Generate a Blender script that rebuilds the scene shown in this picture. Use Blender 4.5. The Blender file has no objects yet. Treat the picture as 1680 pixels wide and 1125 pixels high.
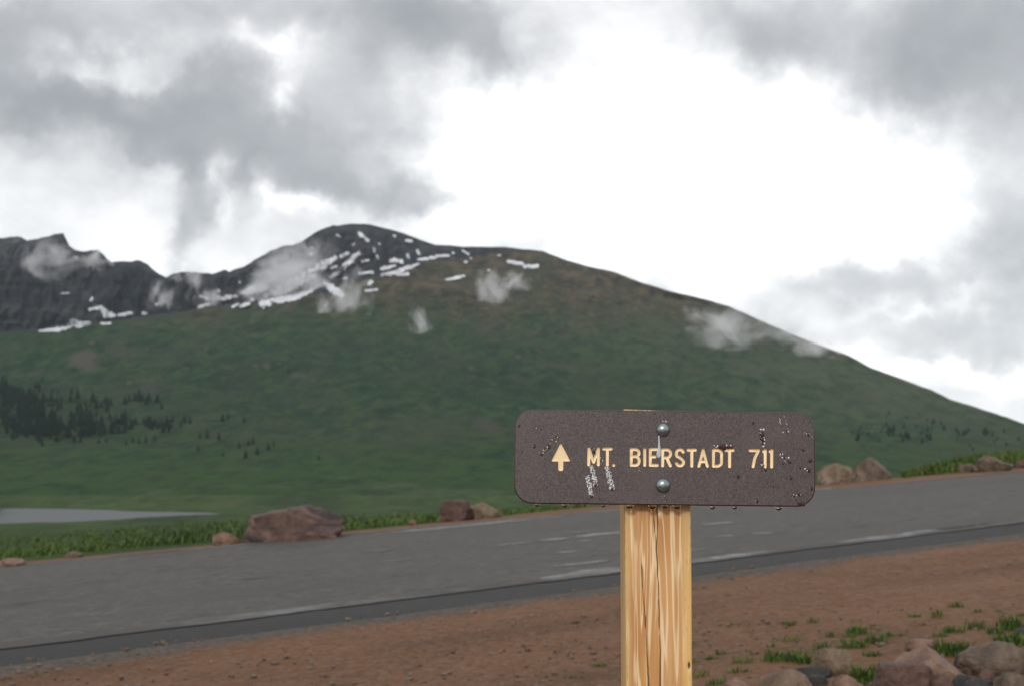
import bpy, bmesh, math, random
import numpy as np
from mathutils import Vector, Matrix

R = math.radians
random.seed(7)
SC = bpy.context.scene
COL = SC.collection

# ------------------------------------------------------------------ camera
F = 2491.0                      # focal length in pixels of the 1680 px wide photograph
CX, CY, HZ = 840.0, 562.5, 772.0
CAMZ = 1.3
PITCH = math.atan((HZ - CY) / F)
cam_d = bpy.data.cameras.new('camera')
cam = bpy.data.objects.new('camera', cam_d)
COL.objects.link(cam)
cam.location = (0, 0, CAMZ)
cam.rotation_euler = (R(90) + PITCH, 0, 0)
cam_d.sensor_width = 23.6
cam_d.lens = 23.6 * F / 1680.0
cam_d.clip_start = 0.05
cam_d.clip_end = 30000
cam_d.dof.use_dof = True
cam_d.dof.focus_distance = 1.985
cam_d.dof.aperture_fstop = 8.0
cam_d.dof.aperture_blades = 7
SC.camera = cam

# ------------------------------------------------------------------ node helper
class NT:
    def __init__(s, tree):
        s.t = tree; s.n = tree.nodes; s.l = tree.links
    def set(s, sock, v):
        if v is None: return
        if hasattr(v, 'is_output') or isinstance(v, bpy.types.NodeSocket):
            s.l.new(v, sock)
        elif isinstance(v, (tuple, list)):
            if sock.type == 'RGBA' and len(v) == 3: v = tuple(v) + (1,)
            sock.default_value = v
        else:
            sock.default_value = v
    def node(s, typ, **kw):
        n = s.n.new(typ)
        for k, v in kw.items(): setattr(n, k, v)
        return n
    def math(s, op, a, b=None, c=None, clamp=False):
        n = s.node('ShaderNodeMath', operation=op, use_clamp=clamp)
        s.set(n.inputs[0], a); s.set(n.inputs[1], b); s.set(n.inputs[2], c)
        return n.outputs[0]
    def vmath(s, op, a, b=None, scale=None):
        n = s.node('ShaderNodeVectorMath', operation=op)
        s.set(n.inputs[0], a); s.set(n.inputs[1], b)
        if scale is not None: s.set(n.inputs['Scale'], scale)
        return n.outputs[0]
    def noise(s, vec, scale=1.0, detail=4.0, rough=0.5, dist=0.0, color=False):
        n = s.node('ShaderNodeTexNoise')
        s.set(n.inputs['Vector'], vec)
        n.inputs['Scale'].default_value = scale; n.inputs['Detail'].default_value = detail
        n.inputs['Roughness'].default_value = rough; n.inputs['Distortion'].default_value = dist
        return n.outputs['Color' if color else 'Fac']
    def vor(s, vec, scale=1.0, feature='F1', out='Distance'):
        n = s.node('ShaderNodeTexVoronoi', feature=feature)
        s.set(n.inputs['Vector'], vec); n.inputs['Scale'].default_value = scale
        return n.outputs[out]
    def map(s, vec, scale=(1, 1, 1), loc=(0, 0, 0), rot=(0, 0, 0)):
        n = s.node('ShaderNodeMapping')
        s.set(n.inputs['Vector'], vec)
        n.inputs['Scale'].default_value = scale; n.inputs['Location'].default_value = loc
        n.inputs['Rotation'].default_value = rot
        return n.outputs[0]
    def ramp(s, fac, stops, interp='LINEAR'):
        n = s.node('ShaderNodeValToRGB')
        n.color_ramp.interpolation = interp
        el = n.color_ramp.elements
        while len(el) < len(stops): el.new(0.5)
        for e, (p, c) in zip(el, stops):
            e.position = p
            e.color = (c, c, c, 1) if isinstance(c, (int, float)) else tuple(c) + (1,)
        s.set(n.inputs[0], fac)
        return n.outputs[0]
    def mix(s, f, a, b, blend='MIX'):
        n = s.node('ShaderNodeMix', data_type='RGBA', blend_type=blend)
        s.set(n.inputs[0], f); s.set(n.inputs[6], a); s.set(n.inputs[7], b)
        return n.outputs[2]
    def ss(s, x, a, b):          # smoothstep a..b
        n = s.node('ShaderNodeMapRange', interpolation_type='SMOOTHSTEP')
        s.set(n.inputs[0], x); n.inputs[1].default_value = a; n.inputs[2].default_value = b
        return n.outputs[0]
    def attr(s, name):
        n = s.node('ShaderNodeAttribute', attribute_name=name)
        return n.outputs['Fac']
    def coord(s, which='Object'):
        return s.node('ShaderNodeTexCoord').outputs[which]
    def pos(s):
        return s.node('ShaderNodeNewGeometry').outputs['Position']

def material(name, build):
    m = bpy.data.materials.new(name); m.use_nodes = True
    t = NT(m.node_tree); m.node_tree.nodes.clear()
    out = t.node('ShaderNodeOutputMaterial')
    p = t.node('ShaderNodeBsdfPrincipled')
    t.l.new(p.outputs[0], out.inputs['Surface'])
    t.p = p; t.out = out
    t.bumpn = None
    build(t)
    return m
def P(t, color=None, rough=None, spec=None, metal=None, bump=None, bstr=0.3, bdist=0.01, trans=None, ior=None, coat=None):
    p = t.p
    t.set(p.inputs['Base Color'], color); t.set(p.inputs['Roughness'], rough)
    t.set(p.inputs['Specular IOR Level'], spec); t.set(p.inputs['Metallic'], metal)
    t.set(p.inputs['Transmission Weight'], trans); t.set(p.inputs['IOR'], ior)
    t.set(p.inputs['Coat Weight'], coat)
    if bump is not None:
        b = t.node('ShaderNodeBump')
        b.inputs['Strength'].default_value = bstr; b.inputs['Distance'].default_value = bdist
        t.set(b.inputs['Height'], bump); t.l.new(b.outputs[0], p.inputs['Normal'])

# ------------------------------------------------------------------ sky and sun
SUN_EL, SUN_AZ = R(25), R(192)          # soft sun aimed from behind the camera, standing in for its flash
world = bpy.data.worlds.new('World'); SC.world = world; world.use_nodes = True
w = NT(world.node_tree); world.node_tree.nodes.clear()
wout = w.node('ShaderNodeOutputWorld'); bg = w.node('ShaderNodeBackground')
w.l.new(bg.outputs[0], wout.inputs[0])
bg.inputs['Strength'].default_value = 0.1
sky = w.node('ShaderNodeTexSky', sky_type='NISHITA')
sky.sun_disc = False; sky.sun_elevation = SUN_EL; sky.sun_rotation = SUN_AZ; sky.altitude = 3500
d = w.coord('Generated')
def ang(px, py):                        # direction of a point of the sky, degrees
    x = (px - CX) / F; y = (CY - py) / F
    v = Vector((x, math.cos(PITCH) - y * math.sin(PITCH), math.sin(PITCH) + y * math.cos(PITCH))).normalized()
    return math.degrees(math.atan2(v.x, v.y)), math.degrees(math.asin(v.z))
n1 = w.vmath('SUBTRACT', w.noise(d, 9.0, 3, 0.55, color=True), (0.5, 0.5, 0.5))
n2 = w.vmath('SUBTRACT', w.noise(d, 30.0, 4, 0.6, color=True), (0.5, 0.5, 0.5))
sepd = w.node('ShaderNodeSeparateXYZ'); w.set(sepd.inputs[0], d)
wv = w.vmath('ADD', w.vmath('SCALE', n1, scale=5.0), w.vmath('SCALE', n2, scale=2.8))
sepw = w.node('ShaderNodeSeparateXYZ'); w.set(sepw.inputs[0], wv)
az = w.math('ADD', w.math('MULTIPLY', w.math('ARCTAN2', sepd.outputs[0], sepd.outputs[1]), 57.2958), sepw.outputs[0])
el = w.math('ADD', w.math('MULTIPLY', w.math('ARCSINE', sepd.outputs[2]), 57.2958), sepw.outputs[1])
dw = w.vmath('ADD', d, w.vmath('SCALE', n1, scale=0.05))
dens = w.math('ADD', 0.32, w.math('MULTIPLY', w.math('SUBTRACT', w.noise(dw, 5.0, 5, 0.55), 0.5), 0.75))
dens = w.math('ADD', dens, w.math('MULTIPLY', w.math('SUBTRACT', w.noise(dw, 13.0, 6, 0.52), 0.5), 0.62))
dens = w.math('ADD', dens, w.math('MULTIPLY', w.math('SUBTRACT', w.noise(w.vmath('MULTIPLY', dw, (1, 1, 1.5)), 46.0, 5, 0.6), 0.5), 0.20))
PX = 57.2958 / F
for (px, py, rx, ry, amp) in [
    (-40, 90, 110, 75, .55), (70, 160, 100, 48, .5), (180, 195, 90, 45, .42), (320, 180, 100, 72, .62), (225, 128, 40, 14, -.2), (105, 108, 26, 24, -.22), (60, 15, 220, 45, .22), (640, 25, 160, 50, .18), (560, 250, 110, 70, .16), (440, 25, 340, 60, .22), (160, 90, 150, 25, -.15),
    (715, 70, 130, 60, .42), (810, 105, 45, 55, .35), (590, 175, 110, 100, .28), (460, 255, 110, 55, .40),
    (610, 310, 130, 42, .46), (725, 322, 60, 34, .42), (250, 255, 60, 30, .42), (300, 305, 34, 46, .52), (345, 370, 34, 52, .45), (410, 320, 26, 62, .42), (300, 415, 30, 40, .42), (350, 290, 22, 34, -.24), (385, 370, 20, 44, -.22),
    (1000, 35, 220, 70, .06), (1290, 45, 130, 70, .40), (1610, 60, 180, 110, .58), (1500, 125, 110, 55, .22),
    (1660, 235, 110, 90, .24), (1640, 390, 100, 80, .30), (1420, 450, 130, 36, .30), (1560, 530, 150, 45, .16),
    (1060, 270, 330, 150, -.75), (1250, 330, 260, 130, -.40), (900, 330, 200, 90, -.3), (140, 380, 190, 80, -.14), (440, 108, 48, 36, -.36), (470, 185, 30, 22, -.34),
    (520, 355, 70, 22, -.4), (1390, 385, 170, 28, -.25), (1480, 600, 200, 25, -.3), (1575, 470, 50, 18, -.22), (1480, 500, 45, 14, -.2), (1610, 590, 130, 16, -.2), (1545, 345, 40, 16, -.14), (1100, 430, 160, 50, -.35)]:
    a0, e0 = ang(px, py)
    gx = w.math('POWER', w.math('DIVIDE', w.math('SUBTRACT', az, a0), rx * PX), 2.0)
    gy = w.math('POWER', w.math('DIVIDE', w.math('SUBTRACT', el, e0), ry * PX), 2.0)
    g = w.math('EXPONENT', w.math('MULTIPLY', w.math('ADD', gx, gy), -1.0))
    dens = w.math('ADD', dens, w.math('MULTIPLY', g, amp))
cc = w.ramp(w.math('DIVIDE', dens, 1.5), [(0.0, (1.0, 1.0, 1.0)), (0.07, (.93, .93, .93)), (0.19, (.73, .735, .74)), (.32, (.54, .55, .565)), (.48, (.385, .398, .42)), (.68, (.30, .315, .338)), (1.0, (.245, .258, .28))])
cloudcol = w.vmath('SCALE', cc, scale=13.0)
col = w.mix(w.math('ADD', 0.94, w.math('MULTIPLY', dens, 0.06), clamp=True), sky.outputs[0], cloudcol)
w.set(bg.inputs['Color'], col)

sun_d = bpy.data.lights.new('sun', 'SUN'); sun = bpy.data.objects.new('sun', sun_d); COL.objects.link(sun)
sun_d.energy = 1.5; sun_d.angle = R(11); sun_d.color = (1.0, 0.965, 0.91)
sdir = Vector((math.sin(SUN_AZ) * math.cos(SUN_EL), math.cos(SUN_AZ) * math.cos(SUN_EL), math.sin(SUN_EL)))
sun.rotation_euler = sdir.to_track_quat('Z', 'Y').to_euler()
sun.location = sdir * 50

vs = SC.view_settings
vs.view_transform = 'Standard'; vs.look = 'None'; vs.exposure = 0.0; vs.gamma = 1.0; vs.use_curve_mapping = False
SC.cycles.volume_bounces = 2
SC.cycles.max_bounces = 8
SC.cycles.use_denoising = True

# ------------------------------------------------------------------ numpy noise and projection
_rng = np.random.RandomState(11)
_perm = _rng.permutation(256); _perm = np.concatenate([_perm, _perm, _perm])
_g3 = _rng.normal(size=(256, 3)); _g3 /= np.linalg.norm(_g3, axis=1)[:, None]
def perlin(x, y, z=0.0):
    x, y, z = np.broadcast_arrays(np.asarray(x, float), np.asarray(y, float), np.asarray(z, float))
    xi, yi, zi = np.floor(x).astype(int), np.floor(y).astype(int), np.floor(z).astype(int)
    xf, yf, zf = x - xi, y - yi, z - zi
    fade = lambda t: t * t * t * (t * (t * 6 - 15) + 10)
    u, v, ww = fade(xf), fade(yf), fade(zf)
    def g(i, j, k):
        h = _perm[_perm[_perm[(xi + i) & 255] + ((yi + j) & 255)] + ((zi + k) & 255)]
        gr = _g3[h]
        return gr[..., 0] * (xf - i) + gr[..., 1] * (yf - j) + gr[..., 2] * (zf - k)
    L = lambda a, b, t: a + t * (b - a)
    return L(L(L(g(0, 0, 0), g(1, 0, 0), u), L(g(0, 1, 0), g(1, 1, 0), u), v),
             L(L(g(0, 0, 1), g(1, 0, 1), u), L(g(0, 1, 1), g(1, 1, 1), u), v), ww) * 1.5
def fbm(x, y, z=0.0, o=4, rough=.5):
    s = 0; a = 1; t = 0
    for i in range(o):
        k = 2.0 ** i
        s = s + a * perlin(np.asarray(x) * k + 13.7 * i, np.asarray(y) * k + 5.1 * i, np.asarray(z) * k); t += a; a *= rough
    return s / t
def sstep(a, b, x):
    t = np.clip((np.asarray(x, float) - a) / (b - a), 0, 1)
    return t * t * (3 - 2 * t)
cp, sp = math.cos(PITCH), math.sin(PITCH)
def rays(px, py):
    u = (np.asarray(px, float) - CX) / F; v = (CY - np.asarray(py, float)) / F
    ry = cp - v * sp; rz = sp + v * cp
    return u / ry, rz / ry              # X and Z per metre of depth
def at(px, py, Y):
    a, b = rays(px, py)
    return np.stack(np.broadcast_arrays(a * Y, Y, CAMZ + b * Y), -1)

# the plane that carries the road and the lay-by
A, B = 0.0497, 0.030
TX, TY = 0.8195, 0.5731                  # along the road
NX, NY = -0.5731, 0.8195                 # across it, away from the camera
def plane_z(x, y): return A * np.clip(x, -90, 120) + B * np.clip(y, -60, 110)
def onplane(px, py):
    a, b = rays(px, py)
    Y = CAMZ / (A * a + B - b)
    return np.array([a * Y, Y, A * a * Y + B * Y])
def sd(x, y): return x * TX + y * TY, x * NX + y * NY
def xy(s, dd): return s * TX + dd * NX, s * TY + dd * NY
def road_d(line):
    return float(np.mean([sd(*onplane(px, py)[:2])[1] for px, py in line]))
D_NEAR = road_d([(151, 1059), (340, 1025), (560, 998), (740, 970), (884, 952), (1300, 902), (1436, 881)])
D_FAR = road_d([(113, 927), (340, 900), (560, 881), (848, 853), (1020, 835), (1336, 802), (1481, 789), (1600, 779)])
D_EDGE = D_NEAR - 0.62                    # outer border of the dark shoulder

# ------------------------------------------------------------------ object helpers
def link(o):
    COL.objects.link(o); return o
def mesh_obj(name, verts, faces, mat, parent=None, smooth=True, attrs=None):
    me = bpy.data.meshes.new(name)
    verts = np.asarray(verts, np.float32).reshape(-1, 3)
    if isinstance(faces, np.ndarray) and faces.ndim == 2:
        n, k = faces.shape
        me.vertices.add(len(verts)); me.vertices.foreach_set('co', verts.ravel())
        me.loops.add(n * k); me.loops.foreach_set('vertex_index', faces.astype(np.int32).ravel())
        me.polygons.add(n); me.polygons.foreach_set('loop_start', np.arange(0, n * k, k, dtype=np.int32))
        me.polygons.foreach_set('loop_total', np.full(n, k, np.int32))
        me.update(calc_edges=True)
    else:
        me.from_pydata(verts.tolist(), [], [list(f) for f in faces])
    me.validate()
    me.polygons.foreach_set('use_smooth', np.full(len(me.polygons), smooth, bool))
    for k_, v_ in (attrs or {}).items():
        a = me.attributes.new(k_, 'FLOAT', 'POINT'); a.data.foreach_set('value', np.asarray(v_, np.float32).ravel())
    for m in (mat if isinstance(mat, (list, tuple)) else [mat]): me.materials.append(m)
    o = link(bpy.data.objects.new(name, me))
    if parent: o.parent = parent
    return o
def bm_obj(name, bm, mat, parent=None, smooth=True):
    me = bpy.data.meshes.new(name); bm.to_mesh(me); bm.free()
    for p in me.polygons: p.use_smooth = smooth
    me.materials.append(mat)
    o = link(bpy.data.objects.new(name, me))
    if parent: o.parent = parent
    return o
def grid_faces(nr, nc):
    i = np.arange(nr - 1)[:, None] * nc + np.arange(nc - 1)[None, :]
    return np.stack([i, i + 1, i + nc + 1, i + nc], -1).reshape(-1, 4)
def tag(o, label=None, cat=None, group=None, kind=None):
    if label: o['label'] = label
    if cat: o['category'] = cat
    if group: o['group'] = group
    if kind: o['kind'] = kind
    return o
def origin_to(o, p):
    """move a mesh object's origin to p without moving the shape"""
    o.data.transform(Matrix.Translation(-Vector(p))); o.location = p
    return o

# ------------------------------------------------------------------ setting materials
def dirt_m(t):
    c = t.pos()
    n = t.noise(c, 0.9, 6, .6); f = t.noise(c, 14, 5, .65); g = t.noise(c, 60, 3, .6)
    base = t.ramp(n, [(.3, (.098, .043, .017)), (.5, (.130, .062, .030)), (.7, (.150, .080, .044))])
    base = t.mix(t.ss(f, .35, .75), base, (.165, .092, .056))
    base = t.mix(t.math('MULTIPLY', t.ss(t.noise(c, 2.3, 5, .6, 0.6), .52, .70), .7), base, (.100, .056, .028))
    tr = t.noise(t.map(t.map(c, (1, 1, 1), rot=(0, 0, R(-35))), (.16, .9, 1)), 1.0, 5, .6)
    base = t.mix(t.math('MULTIPLY', t.ss(tr, .52, .66), .55), base, (.075, .040, .018))
    base = t.mix(t.math('MULTIPLY', t.ss(tr, .46, .34), .35), base, (.20, .115, .072))
    st = t.vor(c, 38, out='Color'); bw = t.node('ShaderNodeRGBToBW'); t.set(bw.inputs[0], st)
    base = t.mix(t.math('MULTIPLY', t.ss(bw.outputs[0], .62, .8), .22), base, (.24, .175, .14))
    base = t.mix(t.math('MULTIPLY', t.ss(bw.outputs[0], .35, .2), .25), base, (.055, .034, .025))
    e = t.math('ADD', t.attr('edge'), t.math('MULTIPLY', t.math('SUBTRACT', t.noise(c, 3.0, 5, .65), .5), .9))
    grav = t.mix(bw.outputs[0], (.04, .033, .027), (.125, .105, .088))
    base = t.mix(t.ss(e, .45, .85), base, grav)
    h = t.math('ADD', t.math('MULTIPLY', f, .6), t.math('ADD', t.math('MULTIPLY', g, .25), t.math('MULTIPLY', t.vor(c, 38), .3)))
    P(t, base, t.ramp(n, [(.3, .8), (.7, .95)]), .12, bump=h, bstr=.4, bdist=.012)
M_DIRT = material('red_dirt', dirt_m)

def asphalt_m(dark):
    def f(t):
        c = t.pos()
        a = t.noise(c, 45, 4, .7); b = t.noise(t.map(c, (.25, .25, 1), rot=(0, 0, R(-55))), 1.2, 5, .6)
        # long wear bands run with the road
        along = t.map(c, (1, 1, 1), rot=(0, 0, R(-35)))
        band = t.noise(t.map(along, (.05, 1.6, 1)), 1.0, 4, .55)
        lo, hi = ((.024, .023, .023), (.050, .048, .047)) if dark else ((.050, .046, .041), (.104, .097, .087))
        col = t.mix(t.ss(a, .3, .72), lo, hi)
        col = t.mix(t.math('MULTIPLY', t.ss(band, .35, .7), .10), col, (.04, .038, .036) if dark else (.07, .065, .06))
        m_ = t.noise(c, 8.0, 5, .75)
        col = t.mix(t.math('MULTIPLY', t.ss(m_, .5, .66), .6), col, (.062, .06, .058) if dark else (.150, .142, .130))
        col = t.mix(t.math('MULTIPLY', t.ss(m_, .5, .34), .6), col, (.018, .018, .018) if dark else (.038, .034, .030))
        pt = t.noise(t.map(along, (.16, .6, 1)), 1.0, 3, .5)
        col = t.mix(t.math('MULTIPLY', t.ss(pt, .5, .62), .3), col, (.024, .023, .023) if dark else (.058, .053, .048))
        ck = t.math('ABSOLUTE', t.math('SUBTRACT', t.noise(t.map(along, (.22, .8, 1)), 1.0, 3, .6), .5))
        col = t.mix(t.math('MULTIPLY', t.ss(ck, .007, .0), .6), col, (.022, .02, .019))
        col = t.mix(t.math('MULTIPLY', t.ss(b, .55, .75), .25), col, (.05, .05, .05) if dark else (.115, .108, .10))
        P(t, col, t.ramp(m_, [(.3, .62), (.7, .80)]), .16, bump=t.math('ADD', a, t.math('MULTIPLY', t.noise(c, 160, 2), .6)), bstr=.5, bdist=.008)
    return f
M_ROAD = material('worn_asphalt', asphalt_m(False))
M_SHOULDER = material('wet_dark_asphalt', asphalt_m(True))
def paint_m(t):
    c = t.pos()
    n = t.noise(c, 3.0, 6, .72); f = t.noise(c, 30, 4, .7); l = t.noise(c, .45, 3, .5)
    k = t.math('ADD', t.math('MULTIPLY', n, .8), t.math('ADD', t.math('MULTIPLY', f, .45), t.math('MULTIPLY', l, 1.5)))
    col = t.mix(t.ss(k, 1.2, 1.9), (.070, .065, .060), (.24, .24, .242))
    P(t, col, .78, .14, bump=f, bstr=.3, bdist=.004)
M_PAINT = material('worn_white_paint', paint_m)

def paint2_m(t):
    c = t.pos(); n = t.noise(c, 4.0, 6, .72); f = t.noise(c, 26, 4, .7)
    k = t.math('ADD', n, t.math('MULTIPLY', f, .6))
    P(t, t.mix(t.ss(k, .66, 1.12), (.075, .07, .065), (.30, .30, .30)), .6, .25, bump=f, bstr=.3, bdist=.004)
M_PAINT2 = material('pale_road_paint', paint2_m)

def meadow_m(t):
    c = t.pos()
    s = t.map(c, (1, .32, 1))
    big = t.noise(s, .006, 5, .6, .8); mid = t.noise(s, .045, 5, .65, .5); fine = t.noise(c, .5, 5, .7)
    col = t.ramp(mid, [(.3, (.013, .026, .006)), (.5, (.029, .056, .010)), (.68, (.056, .088, .018))])
    col = t.mix(t.math('MULTIPLY', t.ss(big, .5, .66), .55), col, (.062, .076, .024))
    col = t.mix(t.math('MULTIPLY', t.ss(big, .46, .34), .6), col, (.012, .022, .008))
    col = t.mix(t.math('MULTIPLY', t.ss(t.noise(s, .011, 4, .55), .645, .70), .75), col, (.10, .09, .048))
    col = t.mix(t.math('MULTIPLY', t.ss(fine, .5, .75), .4), col, (.010, .018, .006))
    P(t, col, .9, .15, bump=t.math('ADD', t.math('MULTIPLY', mid, 4), fine), bstr=.8, bdist=1.2)
M_MEADOW = material('willow_meadow', meadow_m)

def mountain_m(t):
    c = t.pos(); rock = t.attr('rock'); tun = t.attr('tundra'); low = t.attr('low')
    s = t.map(c, (1, .35, 1))
    a = t.noise(s, .0075, 6, .66, .5); b = t.noise(s, .034, 6, .74, .3); f = t.noise(c, .07, 4, .7)
    # grass and willow slopes
    g = t.ramp(b, [(.40, (.007, .025, .011)), (.5, (.018, .046, .017)), (.60, (.042, .070, .025))])
    gl = t.noise(t.map(c, (.7, .3, 1.2), rot=(0, R(24), 0)), .011, 6, .7, .6)
    g = t.mix(t.math('MULTIPLY', t.ss(gl, .48, .36), .4), g, (.007, .020, .010))
    g = t.mix(t.math('MULTIPLY', t.ss(a, .42, .66), .7), g, (.044, .055, .028))
    g = t.mix(t.math('MULTIPLY', t.ss(t.noise(t.map(c, (1, .3, .8)), .013, 4, .6, .5), .58, .70), t.math('MULTIPLY', t.math('SUBTRACT', 1.0, low), .75)), g, (.062, .055, .045))
    g = t.mix(t.math('MULTIPLY', low, t.ss(b, .3, .6)), g, (.031, .068, .014))
    wl = t.attr('willow'); g = t.mix(t.math('MULTIPLY', wl, t.math('ADD', .35, t.math('MULTIPLY', t.ss(b, .6, .42), .5))), g, (.008, .030, .013))
    dg = t.attr('haze_drygrass'); g = t.mix(t.math('MULTIPLY', dg, t.math('ADD', .35, t.math('MULTIPLY', t.ss(b, .4, .6), .5))), g, (.078, .096, .058))  # haze of the right flank painted into the grass colour, plus real tan patches
    # brown tundra
    tu = t.ramp(b, [(.40, (.034, .029, .020)), (.5, (.068, .054, .036)), (.60, (.115, .085, .054))])
    tu = t.mix(t.math('MULTIPLY', t.ss(a, .45, .62), .5), tu, (.046, .052, .027))
    k = t.math('ADD', tun, t.math('MULTIPLY', t.math('SUBTRACT', t.noise(s, .009, 5, .65), .5), 1.3))
    col = t.mix(t.ss(k, .25, .95), g, tu)
    # bare rock with vertical chutes
    r1 = t.noise(t.map(c, (1, .5, .16)), .03, 6, .68, .8); r2 = t.noise(t.map(c, (.5, .5, 1)), .05, 4, .6)
    r3 = t.noise(t.map(c, (.15, .15, 1.4)), .03, 5, .7)
    rc = t.ramp(t.math('ADD', t.math('MULTIPLY', r1, .65), t.math('MULTIPLY', r3, .35)), [(.38, (.009, .010, .016)), (.5, (.027, .027, .036)), (.62, (.068, .063, .067))])
    rc = t.mix(t.math('MULTIPLY', t.ss(r2, .52, .7), .4), rc, (.062, .049, .036))
    k2 = t.math('ADD', rock, t.math('MULTIPLY', t.math('SUBTRACT', t.noise(s, .014, 5, .7), .5), .9))
    col = t.mix(t.ss(k2, .4, .65), col, rc)
    # outcrops on the lower slopes
    oc = t.attr('outcrop'); k3 = t.math('ADD', oc, t.math('MULTIPLY', t.math('SUBTRACT', t.noise(t.map(c, (1, .4, .6)), .03, 5, .7), .5), 1.2))
    col = t.mix(t.math('MULTIPLY', t.ss(k3, .5, .75), .8), col, (.088, .070, .062))
    P(t, col, .95, .1, bump=t.math('ADD', t.math('MULTIPLY', b, 12), t.math('MULTIPLY', f, 5)), bstr=.9, bdist=1.6)
M_MOUNT = material('mountain_slope', mountain_m)
M_CLIFF = M_MOUNT
def snow_m(t):
    c = t.pos(); n = t.noise(c, .05, 4, .6)
    P(t, t.mix(t.ss(n, .3, .7), (.40, .41, .44), (.68, .69, .71)), .6, .3, bump=n, bstr=.3, bdist=3)
M_SNOW = material('old_snow', snow_m)
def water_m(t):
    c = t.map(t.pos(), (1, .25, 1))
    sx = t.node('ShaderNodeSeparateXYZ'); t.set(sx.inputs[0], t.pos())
    wind_sheen = t.ss(t.math('ADD', t.math('ADD', sx.outputs[0], t.math('MULTIPLY', sx.outputs[1], .312)), t.math('MULTIPLY', t.noise(t.map(t.pos(), (1, .3, 1)), .012, 3, .6), 30)), -40, 25)
    P(t, t.mix(wind_sheen, (.012, .016, .016), (.10, .104, .108)), t.math('ADD', .10, t.math('MULTIPLY', wind_sheen, .57)), t.math('ADD', .10, t.math('MULTIPLY', wind_sheen, .40)), ior=1.33, bump=t.math('MULTIPLY', t.math('ADD', t.noise(c, .6, 4, .6), t.noise(c, .09, 2)), wind_sheen), bstr=.6, bdist=1.0)  # sky reflection on the rippled water painted as a paler base colour
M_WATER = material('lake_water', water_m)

# ------------------------------------------------------------------ near ground, road, verge
def axis(pts):
    out = []
    for a, b, st in pts: out.append(np.arange(a, b, st))
    out.append([pts[-1][1]]); return np.concatenate(out)
s_ax = axis([(-2200, -200, 250), (-200, -40, 16), (-40, -6, 1.0), (-6, 6, .12), (6, 26, .10), (26, 60, .8), (60, 200, 14), (200, 2200, 250)])
d_ax = axis([(-2000, -100, 190), (-100, -10, 9), (-10, 1, .5), (1, D_EDGE + .12, .085)])
S, D = np.meshgrid(s_ax, d_ax)
X, Y = xy(S, D)
Z = plane_z(X, Y)
nearm = sstep(-30, -5, S) * sstep(60, 40, S) * sstep(-6, 0, D)
Z = Z + nearm * (fbm(X * .5, Y * .5, 3.3, 3) * .035 + fbm(X * 2.5, Y * 2.5, 1.3, 3) * .014) * sstep(D_EDGE + .1, D_EDGE - .6, D)
Z = Z - sstep(D_EDGE - .3, D_EDGE + .1, D) * .03
edge = sstep(D_EDGE - 1.25, D_EDGE - .1, D)
g_ = mesh_obj('ground', np.stack([X, Y, Z], -1), grid_faces(*X.shape), M_DIRT, attrs={'edge': edge})
tag(g_, 'red brown gravelly dirt of the lay-by in the foreground', kind='structure')

def strip(name, mat, d0, d1, lift, s0=-80, s1=170, st=.35, nd=12, wob0=0.0, wob1=0.0, seed=0., drop=None, freq=1.2, attrs=None, ends=0.0):
    s = np.arange(s0, s1 + 1e-6, st); v = np.linspace(0, 1, nd)
    S, V = np.meshgrid(s, v)
    f0 = d0(S) if callable(d0) else d0; f1 = d1(S) if callable(d1) else d1
    a = f0 + wob0 * fbm(S * freq, seed, 0, 4, .6); b = f1 + wob1 * fbm(S * freq, seed + 9.2, 0, 4, .6)
    if ends:
        kk = np.clip(np.minimum(S - s0, s1 - S) / ends, 0.02, 1) ** .6
        m_ = (a + b) / 2; a = m_ + (a - m_) * kk; b = m_ + (b - m_) * kk
    Dd = a + (b - a) * V
    X, Y = xy(S, Dd); Z = plane_z(X, Y) + lift
    if drop is not None: Z = Z - drop(V, S)
    return mesh_obj(name, np.stack([X, Y, Z], -1), grid_faces(*X.shape), mat, attrs=attrs(S, V) if attrs else None)
o = strip('road', M_ROAD, D_NEAR - .02, D_FAR + .08, .012, nd=30, wob1=.10, freq=.9); tag(o, 'grey worn asphalt road climbing to the right', kind='structure')
o = strip('road_shoulder', M_SHOULDER, D_EDGE, D_NEAR - .015, .010, nd=8, wob0=.10, seed=4., drop=lambda V, S: .035 * (1 - V) ** 1.5); tag(o, 'dark wet asphalt edge of the road', kind='structure')
o = strip('near_edge_line', M_PAINT, D_NEAR - .10, D_NEAR + .20, .0155, wob0=.08, wob1=.2, st=.08, nd=4, s0=-30, s1=90, seed=2., freq=1.6); tag(o, 'worn white line along the near edge of the road', kind='structure')
o = strip('far_edge_line', M_PAINT, D_FAR - .17, D_FAR + .0, .0155, wob0=.14, wob1=.07, st=.08, nd=4, s0=-30, s1=90, seed=6., freq=1.1); tag(o, 'worn white line along the far edge of the road', kind='structure')
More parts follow.
